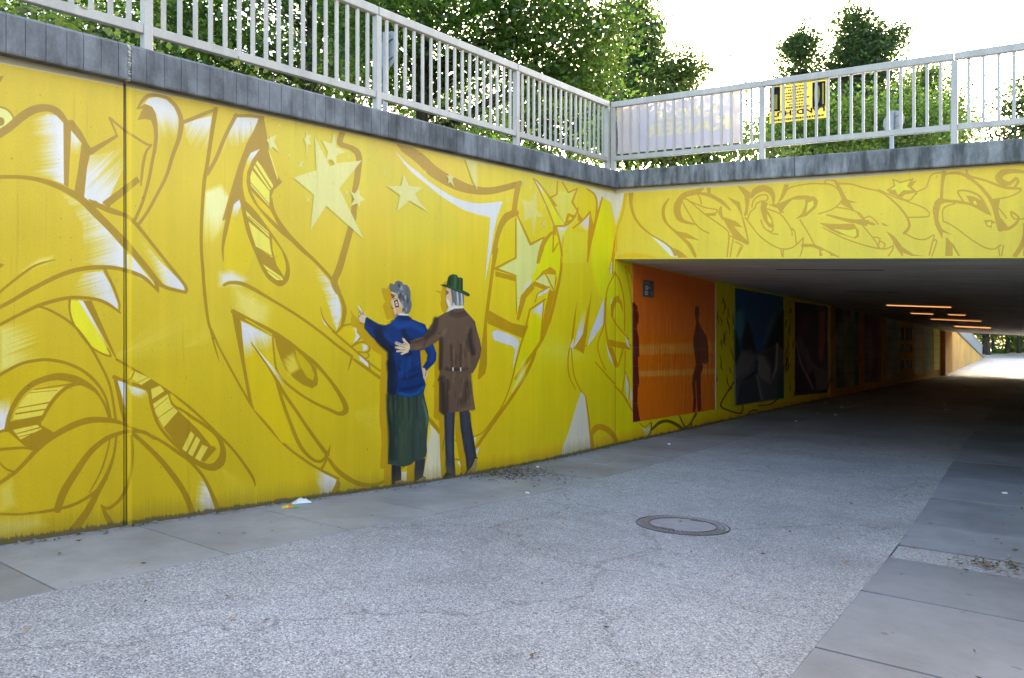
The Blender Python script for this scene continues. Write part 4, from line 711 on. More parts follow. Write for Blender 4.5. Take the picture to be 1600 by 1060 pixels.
def m_slabs(col):
    m = concrete('slab concrete', col, .2, .55, 1.4, None, .0025, 150, .4); n = m.node_tree; p = n.nodes['Principled BSDF']
    src = p.inputs['Base Color'].links[0].from_socket; oi = n.nodes.new('ShaderNodeObjectInfo')
    c = mixc(n, 'MULTIPLY', 1, src, ramp(n, oi.outputs['Random'], [(0, .84), (1, 1.1)]).outputs[0])
    a = noise(n, .8, 7, .75); c = mixc(n, 'MULTIPLY', .8, c, ramp(n, a.outputs[0], [(.35, .72), (.55, 1.04)]).outputs[0])
    b = noise(n, 7, 2, .5); c = mixc(n, 'MULTIPLY', .7, c, ramp(n, b.outputs[0], [(.24, .45), (.28, 1)]).outputs[0])
    n.links.new(c, p.inputs['Base Color']); return m
m_slab = m_slabs((.27, .27, .285)); m_slab_shade = m_slabs((.205, .215, .25))  # second one for the right side, its cool shade put into the colour
m_dark = plain('dark joint', (.02, .02, .02), .9)
m_rail = concrete('pale grey railing paint', (.51, .455, .40), .12, .42, 3, (7, (1, 1, .15), .5, .72), .0006, 120, .5)
m_galv = plain('galvanised metal', (.32, .32, .33), .45, .3, .1)
m_iron = concrete('cast iron', (.10, .085, .095), .4, .5, 9, None, .002, 90)
m_bark = concrete('bark', (.085, .065, .05), .4, .9, 5, (14, (1, 1, .12), .8, .4), .02)
m_soil = concrete('soil and grass', (.06, .08, .03), .5, .95, 1.5)
m_road = concrete('road asphalt', (.06, .06, .06), .2, .8, 2)

def m_aggregate():
    m, n, p = nt('washed aggregate asphalt')
    tc = n.nodes.new('ShaderNodeTexCoord')
    cols = []
    for sc, rnd in ((150, 1.0), (290, 1.0)):
        v = n.nodes.new('ShaderNodeTexVoronoi'); v.inputs['Scale'].default_value = sc; n.links.new(tc.outputs['Object'], v.inputs['Vector'])
        sp = n.nodes.new('ShaderNodeSeparateColor'); n.links.new(v.outputs['Color'], sp.inputs[0]); cols.append((v, sp))
    a = ramp(n, cols[0][1].outputs[0], [(0, (.11, .11, .13)), (.3, (.225, .23, .255)), (.6, (.315, .315, .34)), (.85, (.385, .38, .40)), (1, (.53, .52, .54))]).outputs[0]
    b = ramp(n, cols[1][1].outputs[1], [(0, .62), (.5, .98), (1, 1.2)]).outputs[0]
    c = mixc(n, 'MULTIPLY', .8, a, b)
    g = noise(n, .9, 5, .6); c = mixc(n, 'MULTIPLY', .8, c, ramp(n, g.outputs[0], [(.3, .84), (.7, 1.1)]).outputs[0])
    g2 = noise(n, 6, 4, .6); c = mixc(n, 'MULTIPLY', .6, c, ramp(n, g2.outputs[0], [(.3, .85), (.7, 1.1)]).outputs[0])
    st = noise(n, .35, 6, .7); c = mixc(n, 'MULTIPLY', .8, c, ramp(n, st.outputs[0], [(.36, .76), (.5, 1.0), (.66, 1.12)]).outputs[0])
    sp2 = noise(n, 2.4, 3, .8); c = mixc(n, 'MULTIPLY', .7, c, ramp(n, sp2.outputs[0], [(.27, .5), (.33, 1)]).outputs[0])
    cr = n.nodes.new('ShaderNodeTexVoronoi'); cr.feature = 'DISTANCE_TO_EDGE'; cr.inputs['Scale'].default_value = .42
    wv = noise(n, 1.7, 4, .6); vadd = n.nodes.new('ShaderNodeVectorMath'); vadd.operation = 'MULTIPLY_ADD'; vadd.inputs[1].default_value = (.7, .7, .7)
    n.links.new(wv.outputs['Color'], vadd.inputs[0]); n.links.new(tc.outputs['Object'], vadd.inputs[2]); n.links.new(vadd.outputs[0], cr.inputs['Vector'])
    c = mixc(n, 'MULTIPLY', .55, c, ramp(n, cr.outputs['Distance'], [(0, .35), (.006, 1)]).outputs[0])
    n.links.new(c, p.inputs['Base Color']); p.inputs['Roughness'].default_value = .62; p.inputs['Specular IOR Level'].default_value = .3
    bump(n, p, cols[0][0].outputs['Distance'], .35, .004); return m
m_path = m_aggregate()

# ================================================================== GROUND AND PAVING
XL = -3.95
def xb(Y): return float(np.interp(Y, [-8, 2.76, 13, 36, 60], [-.62, -.81, -1.05, -1.22, -1.35]))
ys = [-400, -150, -60, -30, -15, -8]+[y*.75 for y in range(-10, 20)]+list(np.arange(15, 90, 3.0))+[120, 180, 300, 500]
ys = sorted(set(float(y) for y in ys))
vv, ff = [], []
for k, y in enumerate(ys):
    for x in (-350, -60, -12, -5.2, 1.2, 12, 60, 350): vv.append((x, y, G(y)-.07))
n = 8
for k in range(len(ys)-1):
    for i in range(n-1): ff.append((k*n+i, k*n+i+1, (k+1)*n+i+1, (k+1)*n+i))
prop(link('ground', mesh('ground', vv, ff, True), concrete('pale forecourt', (.20, .19, .17), .15, .8, .5)), kind='structure')
vv, ff = [], []; yy = [y for y in ys if -15 <= y <= 84]
for k, y in enumerate(yy):
    for i in range(5): t = i/4; vv.append((XL+(xb(y)-XL)*t, y, G(y)))
for k in range(len(yy)-1):
    for i in range(4): ff.append((k*5+i, k*5+i+1, (k+1)*5+i+1, (k+1)*5+i))
prop(link('path', mesh('path', vv, ff, True), m_path), kind='structure')
def paving(name, label, x0f, x1f, joints, skip, ms=None):
    root = prop(empty(name), kind='structure'); root['label'] = label
    for k in range(len(joints)-1):
        a, b = joints[k]+.003, joints[k+1]-.003
        if any(abs((a+b)/2-s) < .45 for s in skip): continue
        e = [RNG.uniform(-.0015, .0035) for _ in range(4)]
        mb = MB(); xs_ = (x0f(a), x1f(a), x1f(b), x0f(b)); ysl = (a, a, b, b)
        mb.hexa([(x, y, G(y)-.066) for x, y in zip(xs_, ysl)], [(x, y, G(y)+.003+h) for x, y, h in zip(xs_, ysl, e)])
        me = bevel(mb.me('paving_slab'), .003)
        link('paving_slab', me, ms or m_slab, root)
    return root
jl = [-7.8, -6.9, -5.9, -5.0, -4.1, -3.15, -2.2, -1.3, -.37, .56, 1.5, 2.43, 3.36, 4.28, 5.2, 6.2, 6.8, 7.75, 8.7, 9.65, 10.6]+list(np.arange(11.55, 55, .95))+list(np.arange(55.2, 82, 1.9))
paving('left_pavement', 'smooth concrete slabs along the foot of the painted wall', lambda y: WX-.02, lambda y: XL-.001, jl, [6.5])
jr = [-7, -5.4, -3.9, -2.4, -1.0, .4, 1.3, 2.3, 3.3, 4.4, 5.42, 5.88, 6.72, 8.1, 9.5, 10.9]+list(np.arange(12.3, 55, 1.4))+list(np.arange(55.2, 82, 2.0))
paving('right_pavement', 'smooth concrete slabs along the right edge of the path', lambda y: xb(y)+.001, lambda y: XR+.02, jr, [5.65], m_slab_shade)
for a, b, xf, x1 in ((6.2, 6.8, lambda y: WX-.02, XL-.001), (5.42, 5.88, xb, XR+.02)):
    mb = MB(); mb.add([(xf(a), a+.003, G(a)-.008), (x1, a+.003, G(a)-.004), (x1, b-.003, G(b)-.004), (xf(b), b-.003, G(b)-.008)], [(0, 1, 2, 3)])
    prop(link('asphalt_patch', mb.me('asphalt_patch'), m_path), kind='structure')

# ---- the raised ground either side of the cutting
def upz(Y): return float(np.interp(Y, [-80, -8, 9.4, 55, 60, 84, 90], [cop_top(-8), cop_top(-8)-.12, cop_top(9.3)-.12, cop_top(9.3)-.5, 2.0, -.45, -.5]))
for nm, sgn in (('upper_ground', -1), ('upper_ground', 1)):
    vv, ff = [], []; yy = [-80, -30, -8, -2, 4, 9.4, 20, 35, 55, 60, 66, 72, 78, 84, 90]
    xx = (-5.5, -9, -20, -60, -200) if sgn < 0 else (XR+.4, 5, 15, 50, 200)
    for y in yy:
        for x in xx: vv.append((x, y, upz(y) if sgn < 0 else (upz(y)-.46 if y >= 9.4 else upz(y)-.46)))
    for k in range(len(yy)-1):
        for i in range(4): ff.append((k*5+i, k*5+i+1, (k+1)*5+i+1, (k+1)*5+i))
    prop(link(nm, mesh(nm, vv, ff, True), m_soil), kind='structure')

# ================================================================== RETAINING WALL WITH THE MURAL
def wall_mesh(name, ya, yb_, zb, zt, uvr, X=WX, th=.38, step=.4):
    """an upright wall face at plane X with thickness behind it; UV in wall metres"""
    n_ = max(1, int((yb_-ya)/step)); mb = MB()
    Y = [ya+(yb_-ya)*k/n_ for k in range(n_+1)]
    for y in Y: mb.v += [(X, y, zb(y)), (X, y, zt(y)), (X-th, y, zt(y)), (X-th, y, zb(y))]
    for k in range(n_):
        a, b = 4*k, 4*k+4
        mb.f += [[a, b, b+1, a+1], [a+1, b+1, b+2, a+2], [a+2, b+2, b+3, a+3]]
    mb.f += [[0, 1, 2, 3], [4*n_+3, 4*n_+2, 4*n_+1, 4*n_]]
    return uv_yz(mb.me(name), uvr)
def uv_yz(me, r, ax=1):
    a0, a1, z0, z1 = r; l = me.uv_layers.new(name='UVMap')
    for lo in me.loops:
        c = me.vertices[lo.vertex_index].co; l.data[lo.index].uv = ((c[ax]-a0)/(a1-a0), (c[2]-z0)/(z1-z0))
    return me
UW = (WA, WB_, WZ0, WZ1); UT = (TA, TB, TZ0, TZ1); UF = (FA, FB, FZ0, FZ1)
wall = prop(empty('retaining_wall', (0, 0, 0)), 'long yellow mural wall with star graffiti and a painted couple beside the path', 'wall')
gz = lambda y: G(y)-.08
o = link('wall_panel', wall_mesh('wall_panel', 1.38, 2.352, gz, cop_bot, UW), m_wall, wall)
o = link('wall_panel', wall_mesh('wall_panel', 2.361, FY-.0, gz, cop_bot, UW), m_wall, wall)
o = link('wall_panel', wall_mesh('wall_panel', -8, 1.38, gz, cop_bot, UW), m_yel, wall)
mb = MB(); mb.hexa([(-5.16, 2.35, .1), (-5.125, 2.35, .1), (-5.125, 2.364, .1), (-5.16, 2.364, .1)], [(-5.16, 2.35, 3.33), (-5.125, 2.35, 3.33), (-5.125, 2.364, 3.33), (-5.16, 2.364, 3.33)])
link('joint_filler', mb.me('joint_filler'), m_dark, wall)
def coping_mesh(ya, yb_):
    mb = MB(); prof = []; y = ya
    while y < yb_-.02:
        w = min(RNG.uniform(.095, .125), yb_-y); x = -5.02+RNG.uniform(-.0008, .0006)
        prof += [(y+.002, x-RNG.uniform(0, .001)), (y+w-.0025, x), (y+w-.0015, x-.005), (y+w+.0015, x-.005)]; y += w
    prof = [p for p in prof if ya <= p[0] <= yb_]; prof = [(ya, prof[0][1])]+prof+[(yb_, prof[-1][1])]
    for (y, x) in prof:
        c = RNG.uniform(-.002, .002); mb.v += [(x-.004, y, cop_bot(y)), (x, y, cop_bot(y)+.012), (x, y, cop_top(y)-.02+c), (x-.02, y, cop_top(y)), (-5.62, y, cop_top(y)), (-5.62, y, cop_bot(y)), (x-.04, y, cop_bot(y)), (x-.042, y, cop_bot(y)+.02), (x-.056, y, cop_bot(y)+.02), (x-.058, y, cop_bot(y)-.0)]
    for k in range(len(prof)-1):
        for i in range(10): a, b = 10*k, 10*k+10; mb.f.append([a+i, b+i, b+(i+1) % 10, a+(i+1) % 10])
    mb.f += [list(range(10))[::-1], [10*(len(prof)-1)+i for i in range(10)]]
    return mb.me('coping')
for a, b in ((-8, 2.345), (2.372, 9.255)): link('coping', coping_mesh(a, b), m_cop, wall)
mb = MB(); rr = random.Random(3)
for k in range(26):
    z = cop_bot(2.36)+.245*k/26; x = -5.03+rr.uniform(-.006, .012); mb.hexa([(x-.05, 2.345, z), (x, 2.346+rr.uniform(0, .006), z), (x, 2.371-rr.uniform(0, .006), z), (x-.05, 2.372, z)], [(x-.05, 2.345, z+.01), (x-.004, 2.347, z+.009), (x-.004, 2.370, z+.009), (x-.05, 2.372, z+.01)])
link('joint_filler', mb.me('joint_filler'), plain('crumbling pale mortar', (.42, .40, .36), .9, 0, .4, 60), wall)

# painted figures and stars: flat coats of paint on the wall, each its own piece
_lay = [0]
def coat(name, pts, parent, label=None, off=None):
    _lay[0] += 1; e = .0012+(_lay[0] % 16)*.00035 if off is None else off
    v3 = [on_x(a, b, WX) for a, b in [(p[0], p[1]) for p in pts]]
    for v in v3: v.x = WX+e
    me = mesh(name, v3, [t for t in tessellate_polygon([v3])])
    bm = bmesh.new(); bm.from_mesh(me)
    for f in bm.faces:
        f.normal_update()
        if f.normal.x < 0: f.normal_flip()
    bm.to_mesh(me); bm.free()
    uv_yz(me, UW); o = link(name, me, m_wall, parent)
    if label: o['label'] = label
    return o
pw = coat('painted_woman', W_FACE, wall, 'painted grey haired woman in a blue jacket and long green skirt, pointing left', .0040)
for nm, q, e in (('leg', W_LEG1, .0012), ('leg', W_LEG2, .0015), ('shoe', W_SHOE1, .0019), ('shoe', W_SHOE2, .0022), ('skirt', W_SKIRT, .0026), ('hair', W_HAIR, .0046), ('collar', W_COLLAR, .0050), ('jacket', W_JACKET, .0054), ('hand', W_HAND, .0058), ('hand', W_HAND2, .0062)): coat(nm, q, pw, None, e)
pm = coat('painted_man', M_FACE, wall, 'painted man in a brown coat and green hat with a hand on the woman\'s back', .0074)
for nm, q, e in (('leg', M_LEG1, .0012), ('leg', M_LEG2, .0015), ('shoe', M_SHOE1, .0018), ('shoe', M_SHOE2, .0021), ('beard', M_BEARD, .0078), ('hair', M_HAIR, .0082), ('collar', M_COLLAR, .0086), ('coat', M_COAT, .0066), ('hand', M_HAND, .0090), ('hat', H_CROWN, .0094)): coat(nm, q, pm, None, e)
coat('hat_brim', H_BRIM, pm, None, .0098)
for q in STARS: coat('painted_star', q, wall)

# ================================================================== UNDERPASS
und = prop(empty('underpass', (0, FY, 0)), 'concrete underpass with a yellow graffiti front and a dark tunnel behind', 'underpass')
und.location = (0, 0, 0)
def fct(X): return cop_top(FY)+.003-.069*(X+5.1)
XE = XR+.5
mb = MB()
nX = 24; Xs = [WX+(XE-WX)*k/nX for k in range(nX+1)]
for x in Xs: mb.v += [(x, FY, ceil_z(x, FY)), (x, FY, fct(x)-.25), (x, FY+.5, fct(x)-.25), (x, FY+.5, ceil_z(x, FY+.5))]
for k in range(nX):
    a, b = 4*k, 4*k+4; mb.f += [[a, b, b+1, a+1], [a+1, b+1, b+2, a+2], [a+2, b+2, b+3, a+3]]
me = uv_yz(mb.me('portal_beam'), UF, 0); link('portal_beam', me, m_front, und)
mb = MB(); 
for x in Xs: mb.v += [(x, FY, ceil_z(x, FY)), (x, FY+.5, ceil_z(x, FY+.5))]
for k in range(nX): mb.f.append([2*k, 2*k+1, 2*k+3, 2*k+2])
Ys_ = [FY+.5]+list(np.arange(10.5, TEND, 3))+[TEND]
mb = MB(); mb.v = []
for y in Ys_:
    for x in (WX-.4, XE): mb.v.append((x, y, ceil_z(x, y)))
for k in range(len(Ys_)-1): mb.f.append([2*k, 2*k+2, 2*k+3, 2*k+1])
n0 = len(mb.v); mb.v += [(WX, FY+.001, ceil_z(WX, FY)), (XE, FY+.001, ceil_z(XE, FY)), (XE, FY+.5, ceil_z(XE, FY+.5)), (WX, FY+.5, ceil_z(WX, FY+.5))]; mb.f.append([n0, n0+3, n0+2, n0+1])
n0 = len(mb.v)
for x, y in ((WX-.4, FY+.5), (XE, FY+.5), (XE, TEND), (WX-.4, TEND)): mb.v.append((x, y, fct(x)-.22))
mb.f.append([n0, n0+1, n0+2, n0+3])
a = len(Ys_)*2; mb.f += [[a-2, a-1, n0+2, n0+3], [0, n0, n0+1, 1]]
mb.f += [[1, n0+1, n0+2, a-1]]
link('ceiling_slab', mb.me('ceiling_slab'), m_ceil, und)
# coping of the front, in two lengths
def fcoping(xa, xb_):
    mb = MB(); n_ = int((xb_-xa)/.12); r = random.Random(int(xa*10))
    for k in range(n_+1):
        x = xa+(xb_-xa)*k/n_; t = fct(x); e = r.uniform(-.004, .002)
        mb.v += [(x, FY-.075, t-.25), (x, FY-.082+e, t-.238), (x, FY-.082+e, t-.018), (x, FY-.066, t+r.uniform(-.003, .001)), (x, FY+.5, t), (x, FY+.5, t-.25), (x, FY-.04, t-.25), (x, FY-.04, t-.235), (x, FY-.02, t-.235), (x, FY-.02, t-.25)]
    for k in range(n_):
        for i in range(10): a, b = 10*k, 10*k+10; mb.f.append([a+i, a+(i+1) % 10, b+(i+1) % 10, b+i])
    mb.f += [list(range(10)), [10*n_+i for i in range(10)][::-1]]
    return mb.me('coping')
for a, b in ((-5.02, -2.545), (-2.538, XE)): link('coping', fcoping(a, b), m_cop2, und)
mb = MB(); mb.box((-5.62, 9.262, fct(-5.1)-.252), (-5.024, 9.84, fct(-5.1)-.002)); link('coping', mb.me('coping'), m_cop2, und)
# tunnel walls
m_tun2 = concrete('tunnel ochre paint', (.55, .30, .06), .25, .9, 2, None, .003, 60, .05)
link('tunnel_wall', wall_mesh('tunnel_wall', FY, 22.3, gz, lambda y: ceil_z(WX, y), UT), m_tun, und)
link('tunnel_wall', wall_mesh('tunnel_wall', 22.3, TEND, gz, lambda y: ceil_z(WX, y), UT, step=2), m_tun2, und)
def rwall(ya, yb_, zt):
    mb = MB(); n_ = max(1, int((yb_-ya)/1.5)); Y = [ya+(yb_-ya)*k/n_ for k in range(n_+1)]
    for y in Y: mb.v += [(XR, y, gz(y)), (XR, y, zt(y)), (XR+.38, y, zt(y)), (XR+.38, y, gz(y))]
    for k in range(n_):
        a, b = 4*k, 4*k+4; mb.f += [[a, a+1, b+1, b], [a+1, a+2, b+2, b+1], [a+2, a+3, b+3, b+2]]
    mb.f += [[0, 3, 2, 1], [4*n_, 4*n_+1, 4*n_+2, 4*n_+3]]
    return mb
link('tunnel_wall', rwall(FY, TEND, lambda y: ceil_z(XR, y)).me('tunnel_wall'), concrete('pale green tunnel paint', (.62, .66, .26), .15, .6, 2), und)
rw = prop(empty('right_retaining_wall'), 'plain yellow concrete wall along the right pavement opposite the mural', 'wall')
rw.name = 'side_wall'
rz = lambda y: cop_top(y)-.248-.46
link('wall_panel', rwall(-8, FY-.002, rz).me('wall_panel'), concrete('pale yellow paint', (.80, .64, .20), .1, .6, 2, None, .002), rw)
mb = MB()
for k in range(8):
    a, b = -8+k*2.155, -8+(k+1)*2.155-.01
    mb.hexa([(XR-.08, a, rz(a)+.002), (XR+.5, a, rz(a)+.002), (XR+.5, b, rz(b)+.002), (XR-.08, b, rz(b)+.002)], [(XR-.08, a, rz(a)+.25), (XR+.5, a, rz(a)+.25), (XR+.5, b, rz(b)+.25), (XR-.08, b, rz(b)+.25)])
link('coping', mb.me('coping'), m_cop, rw)

# ---- painted and tiled fields on the tunnel wall
def yx(x): return on_x(x, 560, WX).y
def zpx(x, y): return on_x(x, y, WX).z
def field(name, xa, xb_, bot, m, th=.012, top=.03, label=None):
    ya, yb_ = yx(xa), yx(xb_); mb = MB()
    za, zb_ = zpx(xa, bot[0]), zpx(xb_, bot[1])
    mb.hexa([(WX, ya, za), (WX+th, ya, za), (WX+th, yb_, zb_), (WX, yb_, zb_)], [(WX, ya, ceil_z(WX, ya)-top), (WX+th, ya, ceil_z(WX, ya)-top), (WX+th, yb_, ceil_z(WX, yb_)-top), (WX, yb_, ceil_z(WX, yb_)-top)])
    o = link(name, uv_yz(mb.me(name), UT), m, und)
    if label: o['label'] = label
    return o
m_pan = paint_mat('panel paint', im_tun, .65, .05, .15)
field('mural_panel', 1148, 1224.5, (633.5, 622), m_pan, label='dark blue painted panel with a road through mountains')
field('mural_panel', 1243, 1293, (617.5, 612), m_pan, label='dark purple painted panel')
_dummy = 0
def grid_m(name, a, b, sc=1.0):
    m, n, p = nt(name); tc = n.nodes.new('ShaderNodeTexCoord'); mp = n.nodes.new('ShaderNodeMapping'); mp.inputs['Rotation'].default_value = (math.pi/2, 0, math.pi/2)
    n.links.new(tc.outputs['Object'], mp.inputs[0]); 
    g_ = noise(n, .9, 4, .6); c = ramp(n, g_.outputs[0], [(.35, a), (.65, b)]).outputs[0]
    n.links.new(c, p.inputs['Base Color']); p.inputs['Roughness'].default_value = .8; p.inputs['Specular IOR Level'].default_value = .12; return m
for xa, xb_, bot, a, b in ((1305.5, 1341, (607.5, 602), (.05, .085, .08), (.20, .21, .15)), (1351, 1376, (599.5, 596), (.10, .06, .11), (.17, .12, .14)), (1384.5, 1406, (592.5, 589.5), (.16, .15, .11), (.26, .24, .18)), (1428.5, 1440.5, (585.5, 583.5), (.20, .18, .14), (.26, .24, .18)), (1444, 1455, (582, 580.5), (.10, .15, .11), (.22, .25, .19)), (1458.5, 1468, (579, 577.5), (.40, .36, .08), (.46, .40, .14))):
    ya, yb_ = yx(xa), yx(xb_); m_ = grid_m('wall panel', tuple(v*1.6 for v in a), tuple(v*1.6 for v in b)); nr, nc = 6, 4
    fo = field('wall_field', xa, xb_, bot, m_)
    for r in range(1, nr):
        mb = MB(); za = zpx(xa, bot[0]); f_ = r/nr
        z0 = za+(ceil_z(WX, ya)-za)*f_; z1 = zpx(xb_, bot[1]); z1 = z1+(ceil_z(WX, yb_)-z1)*f_
        mb.hexa([(WX+.0121, ya, z0), (WX+.016, ya, z0), (WX+.016, yb_, z1), (WX+.0121, yb_, z1)], [(WX+.0121, ya, z0+.012), (WX+.016, ya, z0+.012), (WX+.016, yb_, z1+.012), (WX+.0121, yb_, z1+.012)])
        link('joint_strip', mb.me('joint_strip'), m_dark, fo)
for xa, xb_ in ((1408, 1412), (1416, 1420), (1422, 1425)):
    for y0, y1 in ((512, 532), (538, 550), (563, 577)):
        ya, yb_ = yx(xa), yx(xb_); mb = MB(); z0, z1 = zpx(xa, y1), zpx(xa, y0); mb.box((WX+.001, ya, z0), (WX+.008, yb_, z1)); link('dark_slot', mb.me('dark_slot'), m_dark, und)
ya, yb_ = yx(1469.5), yx(1473.5); mb = MB(); mb.box((WX, ya, gz(ya)), (WX+.25, yb_, ceil_z(WX, ya)-.12)); link('pilaster', mb.me('pilaster'), concrete('orange paint', (.55, .22, .04), .2, .6), und)
# glazed tiles of the orange field
ya, yb_ = yx(988.5), yx(1117); zb0, zb1 = zpx(988.5, 659.8), zpx(1117, 640.2)
mb = MB(); nc = 57; w = (yb_-ya)/nc; th_ = .285
for c in range(nc):
    y0, y1 = ya+c*w+.0022, ya+(c+1)*w-.0022; zb = zb0+(zb1-zb0)*(c+.5)/nc; zt = ceil_z(WX, y1)-.03; z = zb
    while z < zt-.02:
        z1 = min(z+th_-.002, zt); e = .006+RNG.uniform(-.0008, .0012); t = RNG.uniform(-.0006, .0006)
        a = [(WX+.001, y0, z), (WX+.001, y1, z), (WX+.001, y1, z1), (WX+.001, y0, z1)]; b = [(WX+e+t, y0+.001, z+.001), (WX+e-t, y1-.001, z+.001), (WX+e-t, y1-.001, z1-.001), (WX+e+t, y0+.001, z1-.001)]
        mb.add(a+b, [(4, 5, 6, 7), (0, 1, 5, 4), (1, 2, 6, 5), (2, 3, 7, 6), (3, 0, 4, 7)]); z += th_
o = link('tile_field', uv_yz(mb.me('tile_field'), UT), m_tile, und); o['kind'] = 'stuff'; o['label'] = 'orange glazed wall tiles with two dark red silhouettes'
mb = MB(); mb.hexa([(WX, ya, zb0), (WX+.003, ya, zb0), (WX+.003, yb_, zb1), (WX, yb_, zb1)], [(WX, ya, ceil_z(WX, ya)-.03), (WX+.003, ya, ceil_z(WX, ya)-.03), (WX+.003, yb_, ceil_z(WX, yb_)-.03), (WX, yb_, ceil_z(WX, yb_)-.03)])
link('tile_grout', mb.me('tile_grout'), plain('pale orange grout', (.56, .30, .12), .8), und)
mb = MB(); mb.hexa([(WX, yb_+.002, zb1), (WX+.014, yb_+.002, zb1), (WX+.014, yb_+.03, zb1), (WX, yb_+.03, zb1)], [(WX, yb_+.002, ceil_z(WX, yb_)-.02), (WX+.014, yb_+.002, ceil_z(WX, yb_)-.02), (WX+.014, yb_+.03, ceil_z(WX, yb_)-.02), (WX, yb_+.03, ceil_z(WX, yb_)-.02)])
link('edge_strip', mb.me('edge_strip'), plain('pale edge strip', (.6, .58, .5), .5), und)
# ceiling slot and strip lights
def ceil_bar(name, xa, xb_, y, wd, drop, m, parent=None):
    p = on_ceil(xa, y); q = on_ceil(xb_, y); mb = MB(); q.y = p.y; d = wd/2
    z = lambda x, yy, dz: ceil_z(x, yy)-dz
    mb.hexa([(p.x, p.y-d, z(p.x, p.y-d, drop)), (q.x, p.y-d, z(q.x, p.y-d, drop)), (q.x, p.y+d, z(q.x, p.y+d, drop)), (p.x, p.y+d, z(p.x, p.y+d, drop))], [(p.x, p.y-d, z(p.x, p.y-d, .002)), (q.x, p.y-d, z(q.x, p.y-d, .002)), (q.x, p.y+d, z(q.x, p.y+d, .002)), (p.x, p.y+d, z(p.x, p.y+d, .002))])
    return link(name, mb.me(name), m, parent)
ceil_bar('ceiling_slot', 1213, 1380, 421, .035, .006, m_dark, und); ceil_bar('ceiling_slot', 1320, 1400, 455, .05, .006, m_dark, und)
m_lit, n, p = nt('lit tube'); p.inputs['Base Color'].default_value = (.9, .6, .35, 1); p.inputs['Emission Color'].default_value = (1, .42, .13, 1); p.inputs['Emission Strength'].default_value = .17
for k, (xa, xb_, y, lab) in enumerate(((1386, 1479, 475, 'nearest lit orange ceiling strip light in the tunnel'), (1424, 1454, 488, 'short lit ceiling strip light left of its neighbour, second row in the tunnel'), (1482, 1506, 490, 'short lit ceiling strip light at the right of the second row in the tunnel'), (1455, 1526, 497.5, 'long lit orange ceiling strip light in the middle of the tunnel'), (1492, 1542, 509.5, 'farthest lit orange ceiling strip light near the tunnel end'))):
    r = prop(empty('ceiling_light'), lab, 'ceiling light', 'strip lights along the tunnel ceiling')
    ceil_bar('housing', xa-2, xb_+2, y-.01, .30, .03, m_galv, r); ceil_bar('diffuser', xa, xb_, y, .18, .045, m_lit, r)
# information plate on the tiles
pl = prop(empty('wall_plate'), 'small dark grey information plate high on the orange tiles', 'sign')
a = on_x(1005, 437, WX+.02); b = on_x(1021.5, 467, WX+.02); y0, y1, z0, z1 = a.y, b.y, b.z+.02, a.z
mb = MB(); mb.box((WX+.0125, y0, z0), (WX+.022, y1, z1)); link('plate', bevel(mb.me('plate'), .003), plain('dark enamel', (.07, .07, .08), .35), pl)
mw_ = plain('pale print', (.55, .52, .5), .5); mblue = plain('blue print', (.1, .12, .4), .5)
def onpl(nm, u0, v0, u1, v1, m, e): mb = MB(); mb.box((WX+.0222, y0+(y1-y0)*u0, z0+(z1-z0)*v0), (WX+.0222+e, y0+(y1-y0)*u1, z0+(z1-z0)*v1)); link(nm, mb.me(nm), m, pl)
onpl('symbol', .2, .42, .42, .66, mw_, .001); onpl('symbol', .26, .49, .36, .59, mblue, .002); onpl('symbol', .5, .5, .62, .6, mw_, .001)
for k in range(4): onpl('print_line', .14, .1+k*.065, .44, .14+k*.065, mw_, .001)
onpl('print_line', .2, .8, .5, .85, plain('grey print', (.2, .2, .2), .5), .001); onpl('print_line', .72, .1, .85, .35, plain('grey print', (.2, .2, .2), .5), .001)
# ================================================================== RAILINGS
bar_cache = {}
def railing(label, axis, posts, zf, nbars, off, h=1.05):
    root = prop(empty('railing'), label, 'railing')
    def pt(s, z, d=0): return (off+d, s, z) if axis == 1 else (s, off+d, z)
    def bar(name, s0, s1, za, zb, d0, d1, bev=.004):
        mb = MB(); lo = [pt(s0, zf(s0)+za, d0), pt(s1, zf(s1)+za, d0), pt(s1, zf(s1)+za, d1), pt(s0, zf(s0)+za, d1)]; hi = [pt(s0, zf(s0)+zb, d0), pt(s1, zf(s1)+zb, d0), pt(s1, zf(s1)+zb, d1), pt(s0, zf(s0)+zb, d1)]
        if axis == 0: lo = lo[::-1]; hi = hi[::-1]
        mb.hexa(lo, hi) if axis == 0 else mb.hexa(lo[::-1], hi[::-1])
        return link(name, bevel(mb.me(name), bev), m_rail, root)
    for k in range(len(posts)-1):
        a, b = posts[k], posts[k+1]
        bar('top_rail', a+(.003 if k else -.03), b-.003+(.033 if k == len(posts)-2 else 0), h-.085, h, -.03, .03, .007); bar('bottom_rail', a+.033, b-.033, .165, .232, -.024, .024)
        n_ = nbars[k]
        for i in range(n_):
            s = a+(b-a)*(i+1)/(n_+1); bar('baluster', s-.0155, s+.0155, .236, h-.089, -.012, .012, .002)
    for s in posts: bar('post', s-.033, s+.033, -.02, h-.089, -.033, .033, .005)
    return root
railing('pale grey metal railing along the top of the mural wall', 1, [-6.4, -4.15, -1.92, .32, 2.57, 4.79, 7.06, 9.31], lambda s: cop_top(s), [17]*7, -5.22)
railing('pale grey metal railing across the bridge with two banners tied to it', 0, [-5.14, -2.97, -.85, 1.33], lambda s: fct(s), [15, 15, 15], FY+.02, 1.03)

